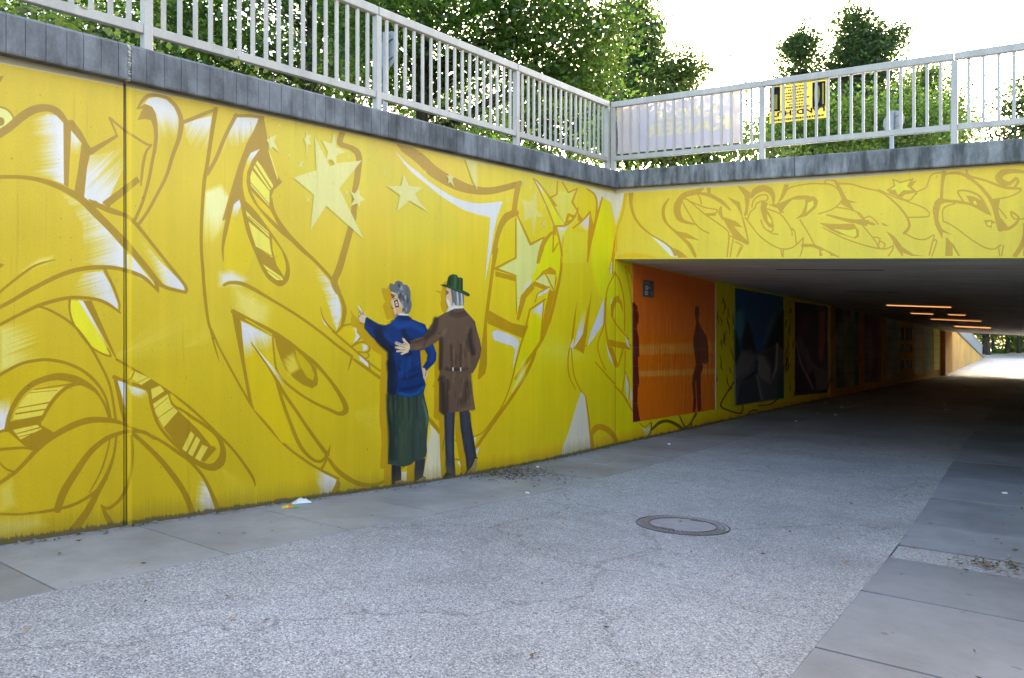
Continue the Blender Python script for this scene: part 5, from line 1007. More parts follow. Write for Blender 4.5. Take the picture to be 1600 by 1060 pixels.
# ================================================================== BANNERS
def cloth(name, x0, x1, y, zt, zb, m, amp, seed, thick=.0015, nx=40, nz=14):
    r = random.Random(seed); mb = MB()
    for j in range(nz+1):
        for i in range(nx+1):
            u, v = i/nx, j/nz; x = x0+(x1-x0)*u
            w = amp*(math.sin(u*21+seed)*.5+math.sin(u*9+v*3)+.6*math.sin(v*7+u*4))*(1-.5*v)
            mb.v.append((x+.004*math.sin(v*5), y+w*.4, zb(x)+(zt(x)-zb(x))*v))
    for j in range(nz):
        for i in range(nx): a = j*(nx+1)+i; mb.f.append([a, a+1, a+nx+2, a+nx+1])
    me = mb.me(name, True); me.materials.append(m); return me
def cloth_m(name, col, tr, sc=30):
    m = bpy.data.materials.new(name); m.use_nodes = True; n = m.node_tree; n.nodes.clear(); out = n.nodes.new('ShaderNodeOutputMaterial')
    nz = noise(n, sc, 4); c = ramp(n, nz.outputs[0], [(.3, tuple(x*.9 for x in col)), (.7, col)]).outputs[0]
    d = n.nodes.new('ShaderNodeBsdfDiffuse'); t = n.nodes.new('ShaderNodeBsdfTranslucent'); x = n.nodes.new('ShaderNodeMixShader'); x.inputs[0].default_value = tr
    n.links.new(c, d.inputs[0]); n.links.new(c, t.inputs[0]); n.links.new(d.outputs[0], x.inputs[1]); n.links.new(t.outputs[0], x.inputs[2]); n.links.new(x.outputs[0], out.inputs[0]); return m
def text_me(name, s, size, bold=0):
    cu = bpy.data.curves.new(name, 'FONT'); cu.body = s; cu.size = size; cu.offset = bold; cu.extrude = .0006; cu.resolution_u = 2; cu.align_x = 'LEFT'
    o = bpy.data.objects.new(name, cu); COL.objects.link(o); dg = bpy.context.evaluated_depsgraph_get()
    me = bpy.data.meshes.new_from_object(o.evaluated_get(dg)); bpy.data.objects.remove(o); bpy.data.curves.remove(cu); me.name = name; return me
def letters(parent, s, box, m, y, flip, zslope, bold=.01):
    """lettering fitted into box (x0, x1, z0, z1); flip 'rot' upside down, 'mirror' seen from behind"""
    me = text_me('lettering', s, 1.0, bold); co = np.array([v.co[:] for v in me.vertices]); lo, hi = co.min(0), co.max(0)
    x0, x1, z0, z1 = box
    for v in me.vertices:
        u = (v.co.x-lo[0])/(hi[0]-lo[0]); w = (v.co.y-lo[1])/(hi[1]-lo[1])
        if flip == 'rot': u, w = 1-u, 1-w
        if flip == 'mirror': u = 1-u
        x = x0+(x1-x0)*u; v.co = (x, y-.002+v.co.z, z0+(z1-z0)*w+zslope*(x-x0))
    return link('lettering', me, m, parent)
YBN = FY+.075
bx0, bx1 = on_y(964.5, 200, YBN).x, on_y(1157, 200, YBN).x
bn = prop(empty('banner'), 'wide white cloth banner with faint mirrored print tied behind the bridge railing', 'banner', 'banners on the bridge railing')
link('cloth', cloth('cloth', bx0, bx1, YBN, lambda x: fct(x)+.955, lambda x: fct(x)+.275, cloth_m('white banner cloth', (.50, .47, .49), .35, 3), .012, 2, nx=260, nz=90), None, bn)
mpale = cloth_m('pale yellow print seen through', (.56, .53, .38), .35, 3); mblu = cloth_m('pale blue print seen through', (.76, .76, .83), .5, 3)
def bnz(x): return fct(x)
mcl = bpy.data.materials['white banner cloth']; n = mcl.node_tree; tc = n.nodes.new('ShaderNodeTexCoord'); sx = n.nodes.new('ShaderNodeSeparateXYZ'); n.links.new(tc.outputs['Object'], sx.inputs[0])
mr = n.nodes.new('ShaderNodeMapRange'); mr.inputs[1].default_value = bx0+(bx1-bx0)*.12; mr.inputs[2].default_value = bx0+(bx1-bx0)*.18; n.links.new(sx.outputs[0], mr.inputs[0])
mr2 = n.nodes.new('ShaderNodeMapRange'); mr2.inputs[1].default_value = bx0+(bx1-bx0)*.95; mr2.inputs[2].default_value = bx0+(bx1-bx0)*.92; n.links.new(sx.outputs[0], mr2.inputs[0])
mu = n.nodes.new('ShaderNodeMath'); mu.operation = 'MULTIPLY'; n.links.new(mr.outputs[0], mu.inputs[0]); n.links.new(mr2.outputs[0], mu.inputs[1])
for nd in [q for q in n.nodes if q.type in ('BSDF_DIFFUSE', 'BSDF_TRANSLUCENT')]:
    src = nd.inputs[0].links[0].from_socket; n.links.new(mixc(n, 'MIX', mu.outputs[0], src, (.43, .43, .51)), nd.inputs[0])
def text_tris(t, box, zslope, bold):
    me = text_me('lettering', t, 1.0, bold); me.calc_loop_triangles(); co = np.array([v.co[:2] for v in me.vertices]); lo, hi = co.min(0), co.max(0); w = (co-lo)/(hi-lo)
    x0, x1, z0, z1 = box; x = x0+(x1-x0)*(1-w[:, 0]); z = z0+(z1-z0)*w[:, 1]+zslope*(x-x0)
    tr = np.array([[(x[i], z[i]) for i in t_.vertices] for t_ in me.loop_triangles]); bpy.data.meshes.remove(me); return tr
xa, xb_ = bx0+(bx1-bx0)*.34, bx0+(bx1-bx0)*.83; T_ = [text_tris('CIRCUS', (xa, xb_, bnz(xa)+.70, bnz(xa)+.83), -.069, .03)]
xa, xb_ = bx0+(bx1-bx0)*.25, bx0+(bx1-bx0)*.92; T_.append(text_tris('KAISER', (xa, xb_, bnz(xa)+.47, bnz(xa)+.655), -.069, .03)); T_ = np.concatenate(T_)
bcl = [o for o in bn.children if o.name.startswith('cloth')][0]; bcl.data.materials.append(mpale)
pc = np.array([p_.center[:] for p_ in bcl.data.polygons])[:, [0, 2]]; hit = np.zeros(len(pc), bool)
cr_ = lambda a, b, q: (b[0]-a[0])*(q[:, 1]-a[1])-(b[1]-a[1])*(q[:, 0]-a[0])
for a, b, c in T_:
    d0, d1, d2 = cr_(a, b, pc), cr_(b, c, pc), cr_(c, a, pc); hit |= ((d0 >= 0) & (d1 >= 0) & (d2 >= 0)) | ((d0 <= 0) & (d1 <= 0) & (d2 <= 0))
bcl.data.polygons.foreach_set('material_index', hit.astype(np.int32))
xq0, xq1 = on_y(1202, 160, YBN).x, on_y(1292, 160, YBN).x
by = prop(empty('banner'), 'small yellow and black advertising banner hung upside down behind the bridge railing', 'banner', 'banners on the bridge railing')
my_ = cloth_m('yellow banner cloth', (.68, .57, .12), .4); mk = cloth_m('black print', (.025, .03, .05), .15)
zt_ = lambda x: fct(x)+.95; zb_f = lambda x: fct(x)+.48
link('cloth', cloth('cloth', xq0, xq1, YBN, zt_, zb_f, my_, .008, 5), None, by)
Wd = xq1-xq0; Y2 = YBN-.010
def yb2(u0, u1, v0, v1, m, e=0): 
    X0, X1 = xq0+Wd*u0, xq0+Wd*u1; hgt = .47; mb = MB(); mb.add([(X0, Y2-e, zb_f(X0)+hgt*v0), (X1, Y2-e, zb_f(X1)+hgt*v0), (X1, Y2-e, zb_f(X1)+hgt*v1), (X0, Y2-e, zb_f(X0)+hgt*v1)], [(0, 1, 2, 3)]); return mb
link('print_block', yb2(.02, .20, .31, .98, mk).me('print_block'), mk, by); link('print_block', yb2(.76, .98, .30, .96, mk).me('print_block'), mk, by)
letters(by, 'LANDSHUT', (xq0+Wd*.03, xq0+Wd*.97, zb_f(xq0+Wd*.03)+.075, zb_f(xq0+Wd*.03)+.140), mk, Y2, 'rot', -.069, .03)
letters(by, '10', (xq0+Wd*.79, xq0+Wd*.955, zb_f(xq0+Wd*.79)+.165, zb_f(xq0+Wd*.79)+.43), my_, Y2-.003, 'rot', -.069, .02)
letters(by, '1', (xq0+Wd*.09, xq0+Wd*.15, zb_f(xq0+Wd*.09)+.17, zb_f(xq0+Wd*.09)+.36), my_, Y2-.003, 'rot', -.069, .02)
r = random.Random(9)
for k, (v, u0, u1) in enumerate(((.04, .06, .95), (.335, .30, .72), (.42, .36, .60), (.50, .32, .62), (.58, .26, .72), (.66, .30, .66), (.74, .28, .60), (.82, .34, .68), (.90, .28, .62))):
    mb = MB(); u = u0
    while u < u1:
        w = r.uniform(.012, .04); q = yb2(u, min(u+w, u1), v, v+(.05 if k < 2 else .035), mk); mb.add(q.v, q.f); u += w+.01
    link('print_line', mb.me('print_line'), mk, by)

# ================================================================== ROUND TRAFFIC SIGNS SEEN FROM BEHIND
def round_sign(label, c, r, zbase, facing):
    root = prop(empty('traffic_sign', (0, 0, 0)), label, 'traffic sign', 'round signs above the cutting')
    d = Vector((math.sin(facing), math.cos(facing), 0)); s = Vector((d.y, -d.x, 0))
    mb = MB(); mb.tube(c+d*.0, c+d*.012, r, r, 32); link('disc', mb.me('disc'), m_galv, root)
    mb = MB(); a = c-d*.05; mb.tube(Vector((a.x, a.y, zbase)), Vector((a.x, a.y, c.z+r*.9)), .032, .032, 12); link('pole', mb.me('pole', True), m_galv, root)
    for dz in (-.5, .5):
        mb = MB(); q = c+Vector((0, 0, r*dz)); 
        mb.tube(q-s*r*.5-d*.012, q+s*r*.5-d*.012, .014, .014, 6); link('bracket', mb.me('bracket'), m_galv, root)
round_sign('grey back of a round traffic sign behind the mural wall railing', at_t(607, 79, 9.2), .235, cop_top(6)-.1, YAW*-1+.9)
round_sign('grey back of a round traffic sign standing on the bridge', at_t(1396, 190, 11.5), .17, fct(-1.5)-.2, .35)

# ================================================================== MANHOLE
mc = on_ground(1066.5, 821); R_ = .365; sl = (G(mc.y+.3)-G(mc.y-.3))/.6
mh = prop(empty('manhole_cover', (0, 0, 0)), 'round cast iron manhole cover with a concrete middle in the path', 'manhole cover')
def ringm(r0, r1, z0, z1, n_=64, notch=None):
    mb = MB()
    for k in range(n_):
        a = 2*math.pi*k/n_
        for r_, z in ((r0, z0), (r0, z1), (r1, z1), (r1, z0)):
            x, y = mc.x+math.cos(a)*r_, mc.y+math.sin(a)*r_; mb.v.append((x, y, G(mc.y)+sl*(y-mc.y)+z))
    for k in range(n_):
        a, b = 4*k, 4*((k+1) % n_)
        for i in range(4): mb.f.append([a+i, a+(i+1) % 4, b+(i+1) % 4, b+i])
    return mb
link('outer_ring', ringm(.353, R_, -.02, .006).me('outer_ring'), m_iron, mh); link('inner_ring', ringm(.256, .265, -.02, .008).me('inner_ring'), m_iron, mh)
link('ring_bed', ringm(.264, .354, -.02, .002).me('ring_bed'), concrete('worn grey iron', (.17, .165, .175), .3, .5, 9, None, .002, 90), mh)
mb = MB()
for k in range(56):
    a = 2*math.pi*k/56
    if k % 28 in (0, 1): continue
    for r_ in (.285, .318): x, y = mc.x+math.cos(a+.03*(r_ > .3))*r_, mc.y+math.sin(a+.03*(r_ > .3))*r_; z = G(mc.y)+sl*(y-mc.y); mb.box((x-.010, y-.010, z), (x+.010, y+.010, z+.007))
o = prop(link('studs', mb.me('studs'), plain('worn iron', (.22, .20, .21), .4, .3), mh), kind='stuff')
mb = MB(); n_ = 48; mb.v = [(mc.x, mc.y, G(mc.y)+.004)]+[(mc.x+math.cos(2*math.pi*k/n_)*.256, mc.y+math.sin(2*math.pi*k/n_)*.256, G(mc.y)+sl*math.sin(2*math.pi*k/n_)*.256+.004) for k in range(n_)]
mb.f = [[0, 1+k, 1+(k+1) % n_] for k in range(n_)]; link('concrete_fill', mb.me('concrete_fill'), concrete('cover concrete', (.25, .25, .275), .2, .6, 8, None, .002, 140), mh)
for s in (1, -1):
    mb = MB(); x, y = mc.x+s*.03, mc.y+s*.24; z = G(mc.y)+sl*(y-mc.y); mb.box((x-.06, y-.02, z), (x+.06, y+.02, z+.0075)); link('lifting_slot', mb.me('lifting_slot'), m_iron, mh)

# ================================================================== LITTER
def bits(name, pts, cols, label=None, size=(.012, .035), curl=.01):
    mb = MB(); r = random.Random(len(pts)); mi = []
    for (x, y) in pts:
        l = r.uniform(*size); w = l*r.uniform(.35, .7); a = r.uniform(0, 6.28); c, s = math.cos(a), math.sin(a); z = G(y)+.007+r.uniform(0, .004)
        q = []
        for u, v, h in ((-1, 0, r.uniform(0, curl)), (0, -1, 0), (1, 0, r.uniform(0, curl)), (0, 1, r.uniform(0, curl*.5))):
            q.append((x+c*u*l-s*v*w, y+s*u*l+c*v*w, z+h))
        mb.add(q, [(0, 1, 2, 3)]); mi.append(r.randrange(len(cols)))
    me = mb.me(name)
    for c in cols: me.materials.append(c)
    me.polygons.foreach_set('material_index', mi); o = bpy.data.objects.new(name, me); COL.objects.link(o); o['kind'] = 'stuff'
    if label: o['label'] = label
    return o
lv = [plain('dry leaf brown', (.16, .09, .045), .8), plain('dry leaf tan', (.30, .20, .10), .8), plain('dark crumb', (.05, .04, .03), .9), plain('grey grit', (.2, .2, .19), .9), plain('moss', (.06, .08, .02), .9)]
pts = []
g = random.Random(12)
for k in range(1500): y = g.uniform(-1, 30); pts.append((WX+.012+abs(g.gauss(0, .045)), y))
for k in range(520): y = g.gauss(6.5, .26); pts.append((WX+.03+abs(g.gauss(0, .45)), y))
for k in range(420): pts.append((min(XR-.03, g.uniform(-.55, XR) if k % 2 else XR-abs(g.gauss(0, .25))), g.gauss(5.66, .13)))
for k in range(700): pts.append((XR-.015-abs(g.gauss(0, .10)), g.uniform(1, 30)))
bits('leaf_litter', pts, lv, 'dry leaves and grit gathered along the wall foot', (.006, .024))
pts = [(WX+.05+abs(g.gauss(0, .28)), g.gauss(6.45, .24)) for _ in range(240)]+[(g.uniform(-.45, .95), g.gauss(5.66, .09)) for _ in range(260)]+[(g.uniform(.0, .95), g.gauss(6.75, .05)) for _ in range(120)]+[(g.gauss(.1, .25), g.uniform(6, 10)) for _ in range(90)]
bits('leaf_heap', pts, [lv[0], lv[2], lv[2], lv[3], lv[4]], 'brown leaf heaps in the gaps between the slabs', (.008, .026), .016)
pts = [(g.uniform(-3.9, -.9), g.uniform(.5, 12)) for _ in range(120)]+[(g.uniform(-5, -4), g.uniform(1, 12)) for _ in range(60)]+[(g.uniform(-.8, .8), g.uniform(1, 12)) for _ in range(60)]
bits('scattered_leaves', pts, lv[:3]+[plain('orange leaf', (.42, .16, .05), .7)], 'single dry leaves scattered over the path', (.008, .02))
# white scraps, each its own thing
mwht = plain('white paper', (.75, .75, .76), .6)
scr = [(1045, 695, 'white paper scrap on the slabs before the orange tiles'), (1290, 630, 'white scrap by the tunnel wall foot, left of its neighbours'), (1315, 637, 'white scrap by the tunnel wall foot beside a dark spot'), (1278, 647, 'small white scrap on the tunnel slabs'), (1306, 649, 'flat white scrap right of a smaller one on the tunnel floor'), (1244, 659, 'white scrap at the slab edge in the tunnel mouth'), (1508, 610, 'white scrap far down the middle of the tunnel path'), (1478, 641, 'white scrap in the middle of the tunnel path'), (1476, 632, 'faint white scrap behind another on the tunnel path'), (1570, 772, 'long white scrap near the right wall foot'), (840, 731, 'white scrap at the heap of leaves by the wall'), (824, 772, 'white flat scrap on the slab under the painted man')]
for k, (x, y, lab) in enumerate(scr):
    c = on_ground(x, y); t = abs((y-530)/F); d_ = (ZE-c.z)/t; l = [5, 5, 4, 3.4, 5, 4, 5, 5, 4, 9, 6, 8][k]/F*d_/2
    r = random.Random(k); mb = MB(); w = l*.6; n_ = 7; top = []
    for i in range(n_): a = 6.283*i/n_; rr_ = r.uniform(.7, 1.1); top.append((c.x+math.cos(a)*l*rr_, c.y+math.sin(a)*w*rr_, c.z+.008+r.uniform(0, .014)))
    mb.add(top+[(c.x, c.y, c.z+.02)]+[(p[0], p[1], c.z+.004) for p in top], [[i, (i+1) % n_, n_] for i in range(n_)]+[[i, n_+1+i, n_+1+(i+1) % n_, (i+1) % n_] for i in range(n_)])
    prop(link('paper_scrap', mb.me('paper_scrap'), mwht), lab, 'litter', 'white scraps on the ground')
def packet(name, label, px, py, L, Wd_, h, rz, m, stripes=()):
    c = on_ground(px, py); root = prop(empty(name, (c.x, c.y, c.z+.004), rz), label, 'litter'); r = random.Random(int(px)); mb = MB(); nx, ny = 10, 6
    for j in range(ny+1):
        for i in range(nx+1):
            u, v = i/nx*2-1, j/ny*2-1; mb.v.append((u*L/2*(1-.06*v*v), v*Wd_/2, max(0, h*(1-u*u*.8)*(1-v*v*.9)*(1+.5*r.uniform(-1, 1)))+.002))
    for j in range(ny):
        for i in range(nx): a = j*(nx+1)+i; mb.f.append([a, a+1, a+nx+2, a+nx+1])
    me = mb.me(name+'_film', True); me.materials.append(m)
    for s in stripes: me.materials.append(s)
    if stripes:
        for p_ in me.polygons: p_.material_index = (p_.index % nx)*(len(stripes)+1)//nx
    link('film', me, None, root)
packet('plastic_packet', 'crumpled clear white plastic packet at the foot of the mural wall', 471, 787, .16, .075, .03, 1.0, plain('clear film', (.66, .68, .72), .2))
packet('snack_wrapper', 'small crumpled yellow, orange and green wrapper beside the plastic packet', 453, 794, .13, .06, .02, .9, plain('wrapper yellow', (.65, .5, .05), .35), (plain('wrapper orange', (.6, .2, .04), .35), plain('wrapper green', (.1, .35, .08), .35)))

# ================================================================== TREES AND SHRUBS
def leaf_m(name, refl, trans):
    m = bpy.data.materials.new(name); m.use_nodes = True; n = m.node_tree; n.nodes.clear(); out = n.nodes.new('ShaderNodeOutputMaterial')
    at = n.nodes.new('ShaderNodeAttribute'); at.attribute_name = 'tint'
    a = mixc(n, 'MULTIPLY', 1, refl, at.outputs[0]); b = mixc(n, 'MULTIPLY', 1, trans, at.outputs[0])
    d = n.nodes.new('ShaderNodeBsdfDiffuse'); t = n.nodes.new('ShaderNodeBsdfTranslucent'); gl = n.nodes.new('ShaderNodeBsdfGlossy'); gl.inputs['Roughness'].default_value = .45
    n.links.new(a, d.inputs[0]); n.links.new(b, t.inputs[0])
    x = n.nodes.new('ShaderNodeMixShader'); x.inputs[0].default_value = .5; n.links.new(d.outputs[0], x.inputs[1]); n.links.new(t.outputs[0], x.inputs[2])
    x2 = n.nodes.new('ShaderNodeMixShader'); x2.inputs[0].default_value = .04; n.links.new(x.outputs[0], x2.inputs[1]); n.links.new(gl.outputs[0], x2.inputs[2]); n.links.new(x2.outputs[0], out.inputs[0]); return m
lm_maple = leaf_m('maple leaf', (.060, .11, .024), (.13, .26, .032)); lm_dark = leaf_m('dusky leaf', (.060, .10, .042), (.12, .21, .055)); lm_lite = leaf_m('light shrub leaf', (.085, .125, .035), (.17, .26, .05))
def leaves(name, C_, size, m, g, tint=(.6, 1.35), up=.6):
    N = len(C_); nrm = g.normal(size=(N, 3)); nrm[:, 2] += up*2; nrm /= np.linalg.norm(nrm, axis=1)[:, None]
    t = np.cross(nrm, g.normal(size=(N, 3))); t /= np.linalg.norm(t, axis=1)[:, None]; b = np.cross(nrm, t)
    L = size*g.uniform(.6, 1.3, N)[:, None]; W_ = L*.62
    v = np.empty((N, 4, 3)); v[:, 0] = C_-t*L*.5; v[:, 1] = C_-b*W_*.5-nrm*L*.10; v[:, 2] = C_+t*L*.5-nrm*L*.08; v[:, 3] = C_+b*W_*.5-nrm*L*.10
    me = bpy.data.meshes.new(name); me.vertices.add(N*4); me.vertices.foreach_set('co', v.ravel()); me.loops.add(N*4); me.loops.foreach_set('vertex_index', np.arange(N*4)); me.polygons.add(N); me.polygons.foreach_set('loop_start', np.arange(0, N*4, 4)); me.polygons.foreach_set('loop_total', np.full(N, 4)); me.update(calc_edges=True)
    at = me.attributes.new('tint', 'FLOAT_COLOR', 'POINT'); cell = np.floor(C_/(size*4.5)+.37).astype(np.int64); hsh = ((cell[:, 0]*73856093) ^ (cell[:, 1]*19349663) ^ (cell[:, 2]*83492791)) % 1009/1009.0
    k = g.uniform(tint[0], tint[1], N)*(.62+.8*hsh); yel = g.uniform(.85, 1.25, N)
    c = np.ones((N, 4, 4)); c[:, :, 0] = (k*yel)[:, None]; c[:, :, 1] = k[:, None]; c[:, :, 2] = (k*.9)[:, None]; at.data.foreach_set('color', c.ravel().astype(np.float32)); me.materials.append(m); return me
def clumps(g, c, r, n_cl, per, rc, shell=.55, flat=.6, keep=None):
    out = []; cen = []
    while len(cen) < n_cl:
        d = g.normal(size=3); d /= np.linalg.norm(d); q = np.array(c)+d*np.array(r)*(g.uniform(shell**3, 1)**(1/3))
        if keep is not None and not keep(q): continue
        cen.append(q)
    for q in cen:
        k = g.uniform(.6, 1.3); o_ = g.normal(size=(int(per*k), 3))*rc*k*np.array([1, 1, flat]); out.append(q+o_)
    return np.concatenate(out), cen
def tree(label, crowns, t, trunk_px, base_z, leaf, m, seed, trunk_r=.16, group=None, n_cl=160, per=60, rc=.35, name='broadleaf_tree', keep=None, lean=0, shell=.45, up=.5):
    """crowns: list of (px, py, rx, ry, share, depth factor) read in the photograph, at distance t"""
    g = np.random.default_rng(seed); tp = at_t(trunk_px, 300, t)
    root = prop(empty(name, (tp.x, tp.y, base_z)), label, 'tree', group); inv = -Vector((tp.x, tp.y, base_z))
    allp = []; cens = []
    for (px, py, rx, ry, sh) in crowns:
        c = at_t(px, py, t); R = (rx/F*t, rx/F*t*.9, ry/F*t)
        p_, ce = clumps(g, c, R, max(4, int(n_cl*sh)), per, rc, shell, .6, keep); allp.append(p_); cens += ce
    C_ = np.concatenate(allp)+np.array(inv)
    link('crown', leaves('crown', C_, leaf, m, g, up=up), None, root)
    ctr = np.mean(cens, 0); top = max(c[2] for c in cens); h = top-base_z
    mb = MB(); p0 = Vector((0, 0, -.3)); hh = [0, .12, .3, .5, .72, .9]; pr = p0; rr_ = trunk_r*1.25
    for k in range(1, len(hh)):
        q = Vector((lean*h*hh[k]*.1+g.normal()*.02*h*.2, g.normal()*.02*h*.2, h*hh[k])); r1 = trunk_r*(1-hh[k]*.85); mb.tube(pr, q, rr_, r1, 9); pr, rr_ = q, r1
    link('trunk', mb.me('trunk', True), m_bark, root)
    mb = MB()
    for k in range(min(46, len(cens))):
        q = Vector(cens[g.integers(len(cens))])+inv; zz = max(.18*h, min(q.z*.8, q.z-abs(q.x)*.45)); a = Vector((lean*h*.1*zz/h, 0, zz)); mid = a.lerp(q, .55)+Vector((0, 0, .12*(q-a).length)); r_ = trunk_r*.30*(1-zz/h*.5)
        mb.tube(a, mid, r_, r_*.6, 6); mb.tube(mid, q, r_*.6, r_*.2, 5)
    link('branches', mb.me('branches', True), m_bark, root)
    return root
UP = cop_top(8)-.12
def clear(px, w, t, ytop=-99):                # leave the trunk in view: no leaf clump hangs in front of it
    def f(q):
        x, y = proj(q[0], q[1], q[2]); d = q[0]*FW[0]+q[1]*FW[1]
        return not (abs(x-px) < w and d < t+.25 and y > ytop)
    return f
tree('dense maple with a brown trunk behind the left end of the railing', [(250, -60, 330, 170, .5), (420, 40, 170, 130, .3), (120, 10, 190, 110, .3), (330, 110, 170, 60, .12)], 12.5, 484, UP, .105, lm_maple, 1, .085, 'trees behind the mural wall', 270, 95, .34, keep=clear(484, 30, 12.5, -30))
tree('big maple with a dark trunk and wide crown behind the middle of the railing', [(720, -40, 260, 150, .55), (860, 40, 120, 85, .3), (640, 60, 130, 110, .22), (905, 120, 60, 38, .08), (720, 150, 130, 60, .07)], 15, 664, UP, .12, lm_maple, 2, .19, 'trees behind the mural wall', 340, 86, .38, keep=clear(666, 32, 15, 70))
tree('thin dark stemmed tree between the two big maples', [(550, 70, 80, 110, .6), (560, -30, 90, 60, .5)], 19, 552, UP, .17, lm_dark, 3, .11, 'trees behind the mural wall', 110, 60, .4)
tree('far tree filling the gaps low behind the left railing', [(150, 70, 260, 90, .6), (420, 120, 160, 60, .4)], 21, 205, UP, .19, lm_maple, 4, .15, 'trees behind the mural wall', 120, 60, .5)
tree('leafy tree low behind the right part of the mural wall railing', [(760, 190, 150, 60, .5), (880, 190, 90, 70, .5)], 24, 800, UP, .14, lm_dark, 5, .15, 'trees behind the mural wall', 220, 90, .5)
tree('spiky topped tree left of the open sky', [(985, 60, 40, 80, .3), (960, 130, 90, 60, .5), (1005, 50, 30, 60, .25), (985, 10, 16, 24, .08), (1010, 120, 36, 60, .2)], 27, 985, UP, .14, lm_dark, 6, .16, 'trees beyond the bridge', 150, 90, .38, up=.9)
tree('lower bushy tree above the white banner, sunlit edges', [(1062, 115, 28, 46, .3), (1010, 165, 70, 50, .4), (1090, 110, 16, 22, .06), (930, 190, 60, 50, .3)], 26, 1050, UP, .13, lm_lite, 7, .15, 'trees beyond the bridge', 190, 86, .36, up=.9)
tree('sparse thin tree with open twigs beside the low sun', [(1170, 80, 22, 36, .3), (1150, 150, 24, 40, .3), (1185, 130, 14, 40, .3)], 30, 1166, UP-.6, .12, lm_dark, 8, .07, 'trees beyond the bridge', 30, 30, .34)
tree('slim tree with a rounded tip left of the tallest one on the bridge', [(1253, 45, 8, 16, .04), (1252, 72, 22, 22, .14), (1250, 110, 36, 46, .5), (1270, 160, 40, 40, .3), (1215, 190, 20, 30, .1)], 31, 1255, UP-.8, .14, lm_dark, 9, .14, 'trees beyond the bridge', 190, 80, .34, up=.9)
tree('tallest tree above the bridge railing with ragged pointed top', [(1330, 22, 9, 22, .04), (1336, 50, 30, 26, .12), (1342, 105, 50, 55, .5), (1378, 72, 26, 18, .08), (1398, 50, 12, 9, .03), (1345, 185, 90, 50, .8), (1270, 200, 70, 36, .5), (1400, 200, 60, 36, .4)], 29, 1340, UP-1, .14, lm_dark, 10, .17, 'trees beyond the bridge', 340, 86, .38, up=.9)
tree('pale green rounded tree right of the grey sign on the bridge', [(1440, 150, 30, 46, .4), (1450, 200, 50, 36, .5), (1490, 190, 24, 40, .15)], 32, 1445, UP-1.2, .14, lm_lite, 11, .14, 'trees beyond the bridge', 190, 90, .4)
tree('tree at the right edge of the bridge view', [(1612, 165, 36, 50, .6), (1570, 205, 20, 18, .1), (1640, 200, 40, 40, .4)], 26, 1625, UP-1.5, .18, lm_dark, 12, .14, 'trees beyond the bridge', 70, 54, .36)
def shrub(label, pts, seed, leaf, m, group, spread=(.35, .35, .3), per=260, name='shrub'):
    g = np.random.default_rng(seed); root = prop(empty(name, pts[0]), label, 'shrub', group); inv = -np.array(pts[0]); al_ = []
    mb = MB()
    for p_ in pts:
        al_.append(np.array(p_)+inv+g.normal(size=(per, 3))*np.array(spread)); 
        for k in range(5): q = np.array(p_)+inv+g.normal(size=3)*np.array(spread)*.8; b0 = np.array(p_)+inv; b0[2] = -.45; mb.tube(b0, q, .014, .005, 5)
    link('foliage', leaves('foliage', np.concatenate(al_), leaf, m, g, (.7, 1.4)), None, root); link('stems', mb.me('stems', True), m_bark, root)
for k, (ya, yb_) in enumerate(((-1.5, 1.4), (1.5, 2.9), (3.0, 4.3))):
    shrub(('leafy green hedge outside the left end behind the railing', 'leafy green hedge at the left end of the coping, behind the first post', 'low leafy hedge behind the coping where the bars run toward the second post')[k], [(-6.05, y, cop_top(y)+.18-.08*k) for y in np.arange(ya, yb_, .32)], 30+k, .075, lm_lite, 'hedge shrubs behind the coping', (.22, .22, .20-.03*k), 520)
shrub('dark green shrub behind the railing near its inner corner', [(-6.2, y, cop_top(y)+.10) for y in np.arange(7.2, 9.6, .32)], 40, .08, lm_maple, 'hedge shrubs behind the coping', (.25, .25, .17), 420)
shrub('green bushes under the white banner on the bridge', [tuple(at_t(x, 222-(x-970)*.02, 12.2)) for x in np.arange(950, 1130, 14)], 41, .085, lm_maple, 'shrubs on the bridge', (.25, .35, .24), 900)
shrub('sunlit pale green bush behind the bridge post near the sun', [tuple(at_t(x, 236, 13)) for x in np.arange(1110, 1225, 18)], 42, .08, lm_lite, 'shrubs on the bridge', (.25, .3, .17), 260)
shrub('dark bushes low behind the bridge railing right of the yellow banner', [tuple(at_t(x, 216-(x-1240)*.07, 14)) for x in np.arange(1205, 1478, 16)], 43, .085, lm_maple, 'shrubs on the bridge', (.3, .4, .36), 900)

# ================================================================== BEYOND THE TUNNEL
mb = MB(); Yw = [TEND, 58, 64, 70, 76, 82]
zt2 = lambda y: float(np.interp(y, [55, 58, 82], [ZE+.62, ZE+.44, ZE-1.80]))
ew = prop(empty('ramp_wall'), 'orange and yellow painted wall rising out of the far tunnel end', 'wall')
link('wall_panel', wall_mesh('wall_panel', TEND+.005, 82, gz, zt2, UT, step=3), concrete('sunny orange paint', (.62, .33, .03), .25, .6, .7, (3, (1, 1, .1), .5, .75)), ew)
mb = MB()
for a, b in zip(Yw[:-1], Yw[1:]): mb.hexa([(WX-.4, a+.006, zt2(a)), (WX+.06, a+.006, zt2(a)), (WX+.06, b, zt2(b)), (WX-.4, b, zt2(b))], [(WX-.4, a+.006, zt2(a)+.12), (WX+.06, a+.006, zt2(a)+.12), (WX+.06, b, zt2(b)+.12), (WX-.4, b, zt2(b)+.12)])
link('coping', mb.me('coping'), plain('dark green coping', (.06, .09, .08), .6), ew)
rl = prop(empty('ramp_railing'), 'blue grey railing on the sloping wall beyond the tunnel', 'railing')
for a in np.arange(55.3, 81.5, .3):
    mb = MB(); z = zt2(a)+.12; mb.box((WX-.05, a-.035, z), (WX-.02, a+.035, z+1.0)); link('baluster', mb.me('baluster'), m_galv, rl)
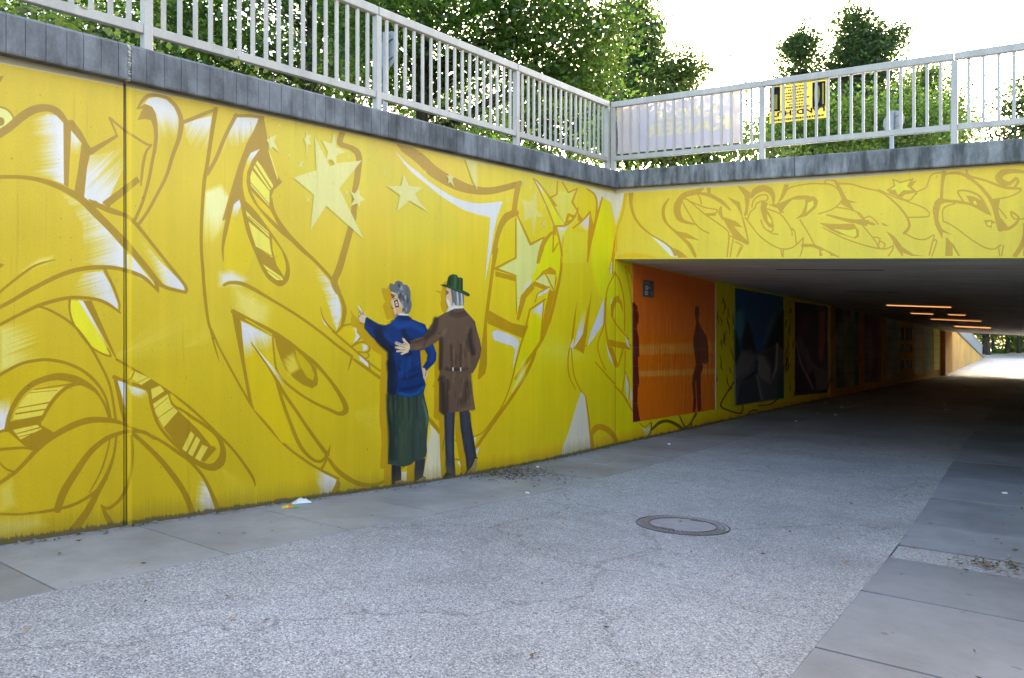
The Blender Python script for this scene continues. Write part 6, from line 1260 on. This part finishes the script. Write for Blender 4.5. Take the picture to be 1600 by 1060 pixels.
mb = MB()
for a, b in zip(Yw[:-1], Yw[1:]): mb.hexa([(WX-.07, a, zt2(a)+1.125), (WX, a, zt2(a)+1.125), (WX, b, zt2(b)+1.125), (WX-.07, b, zt2(b)+1.125)], [(WX-.07, a, zt2(a)+1.19), (WX, a, zt2(a)+1.19), (WX, b, zt2(b)+1.19), (WX-.07, b, zt2(b)+1.19)])
link('top_rail', mb.me('top_rail'), m_galv, rl)
for k, (px, t, w, lab) in enumerate(((1536, 92, 4, 'thin dark trunk, first beyond the sloping railing'), (1544, 88, 7, 'thick dark trunk beside the sloping railing end'), (1552, 96, 4.5, 'dark trunk just left of the clipped round bush'), (1574, 100, 6, 'dark trunk just right of the clipped round bush'), (1581, 104, 4, 'slim trunk far beyond the tunnel, between two thicker ones'), (1592, 98, 5, 'dark trunk at the right edge of the tunnel opening'))):
    tree(lab, [(px+g.uniform(-6, 6), 400, 60, 80, 1.2), (px+8, 500, 34, 22, .35)], t, px, -.35, .36, lm_lite, 60+k, w/F*t/2, 'trees beyond the tunnel', 150, 44, .9)
for k, (x_, y_, lab) in enumerate(((-13, 100, 'unseen shade tree on the bank just left of the far path'), (-19, 108, 'unseen shade tree on the bank farthest back from the far path'), (-10.5, 112, 'unseen shade tree on the bank farthest along the far path'), (-25, 104, 'unseen shade tree on the bank well left of the far path'))):  # out of view, added to keep the sun off the exit ramp
    gk = np.random.default_rng(200+k); root = prop(empty('broadleaf_tree', (x_, y_, -.4)), lab, 'tree', 'unseen shade trees on the bank left of the far path')  # each broadleaf_tree made here is an added shade tree out of view
    p_, _ = clumps(gk, (0, 0, 9), (5.5, 5.5, 5.5), 150, 50, .9, .3); link('crown', leaves('crown', p_, .45, lm_maple, gk), None, root); mb = MB(); mb.tube((0, 0, -.3), (.2, 0, 10), .3, .1, 9); link('trunk', mb.me('trunk'), m_bark, root)
def far_bush(label, px, py, rx, ry, t, seed, m=lm_maple):
    c = at_t(px, py, t); gq = np.random.default_rng(seed); p_, _ = clumps(gq, (0, 0, c.z+.3), (rx/F*t, rx/F*t, ry/F*t), 60, 40, .16, .7, 1)
    root = prop(empty('clipped_bush', (c.x, c.y, -.3)), label, 'bush', 'bushes beyond the tunnel'); link('foliage', leaves('foliage', p_, .16, m, gq), None, root); mb = MB(); mb.tube((0, 0, -.05), (0, 0, .6), .06, .04, 6); link('stem', mb.me('stem'), m_bark, root)
far_bush('round clipped dark green bush beyond the tunnel', 1562, 552, 9, 8, 95, 80); far_bush('small bush at the far right end of the tunnel view', 1597, 551, 7, 6, 105, 81)
gq = np.random.default_rng(90); NW = 60000; xw = gq.uniform(-75, 45, NW); yw = gq.uniform(122, 140, NW); hw_ = 9+3*np.sin(xw*.31)+2.4*np.sin(xw*.83+1)+1.5*np.sin(xw*1.9)
p_ = np.column_stack([xw, yw, -.3+hw_*gq.uniform(0, 1, NW)**.8+gq.normal(0, .5, NW)])
o = link('distant_wood', leaves('distant_wood', p_, .62, lm_lite, gq)); o['kind'] = 'stuff'; o['label'] = 'pale green wood closing the view beyond the tunnel'
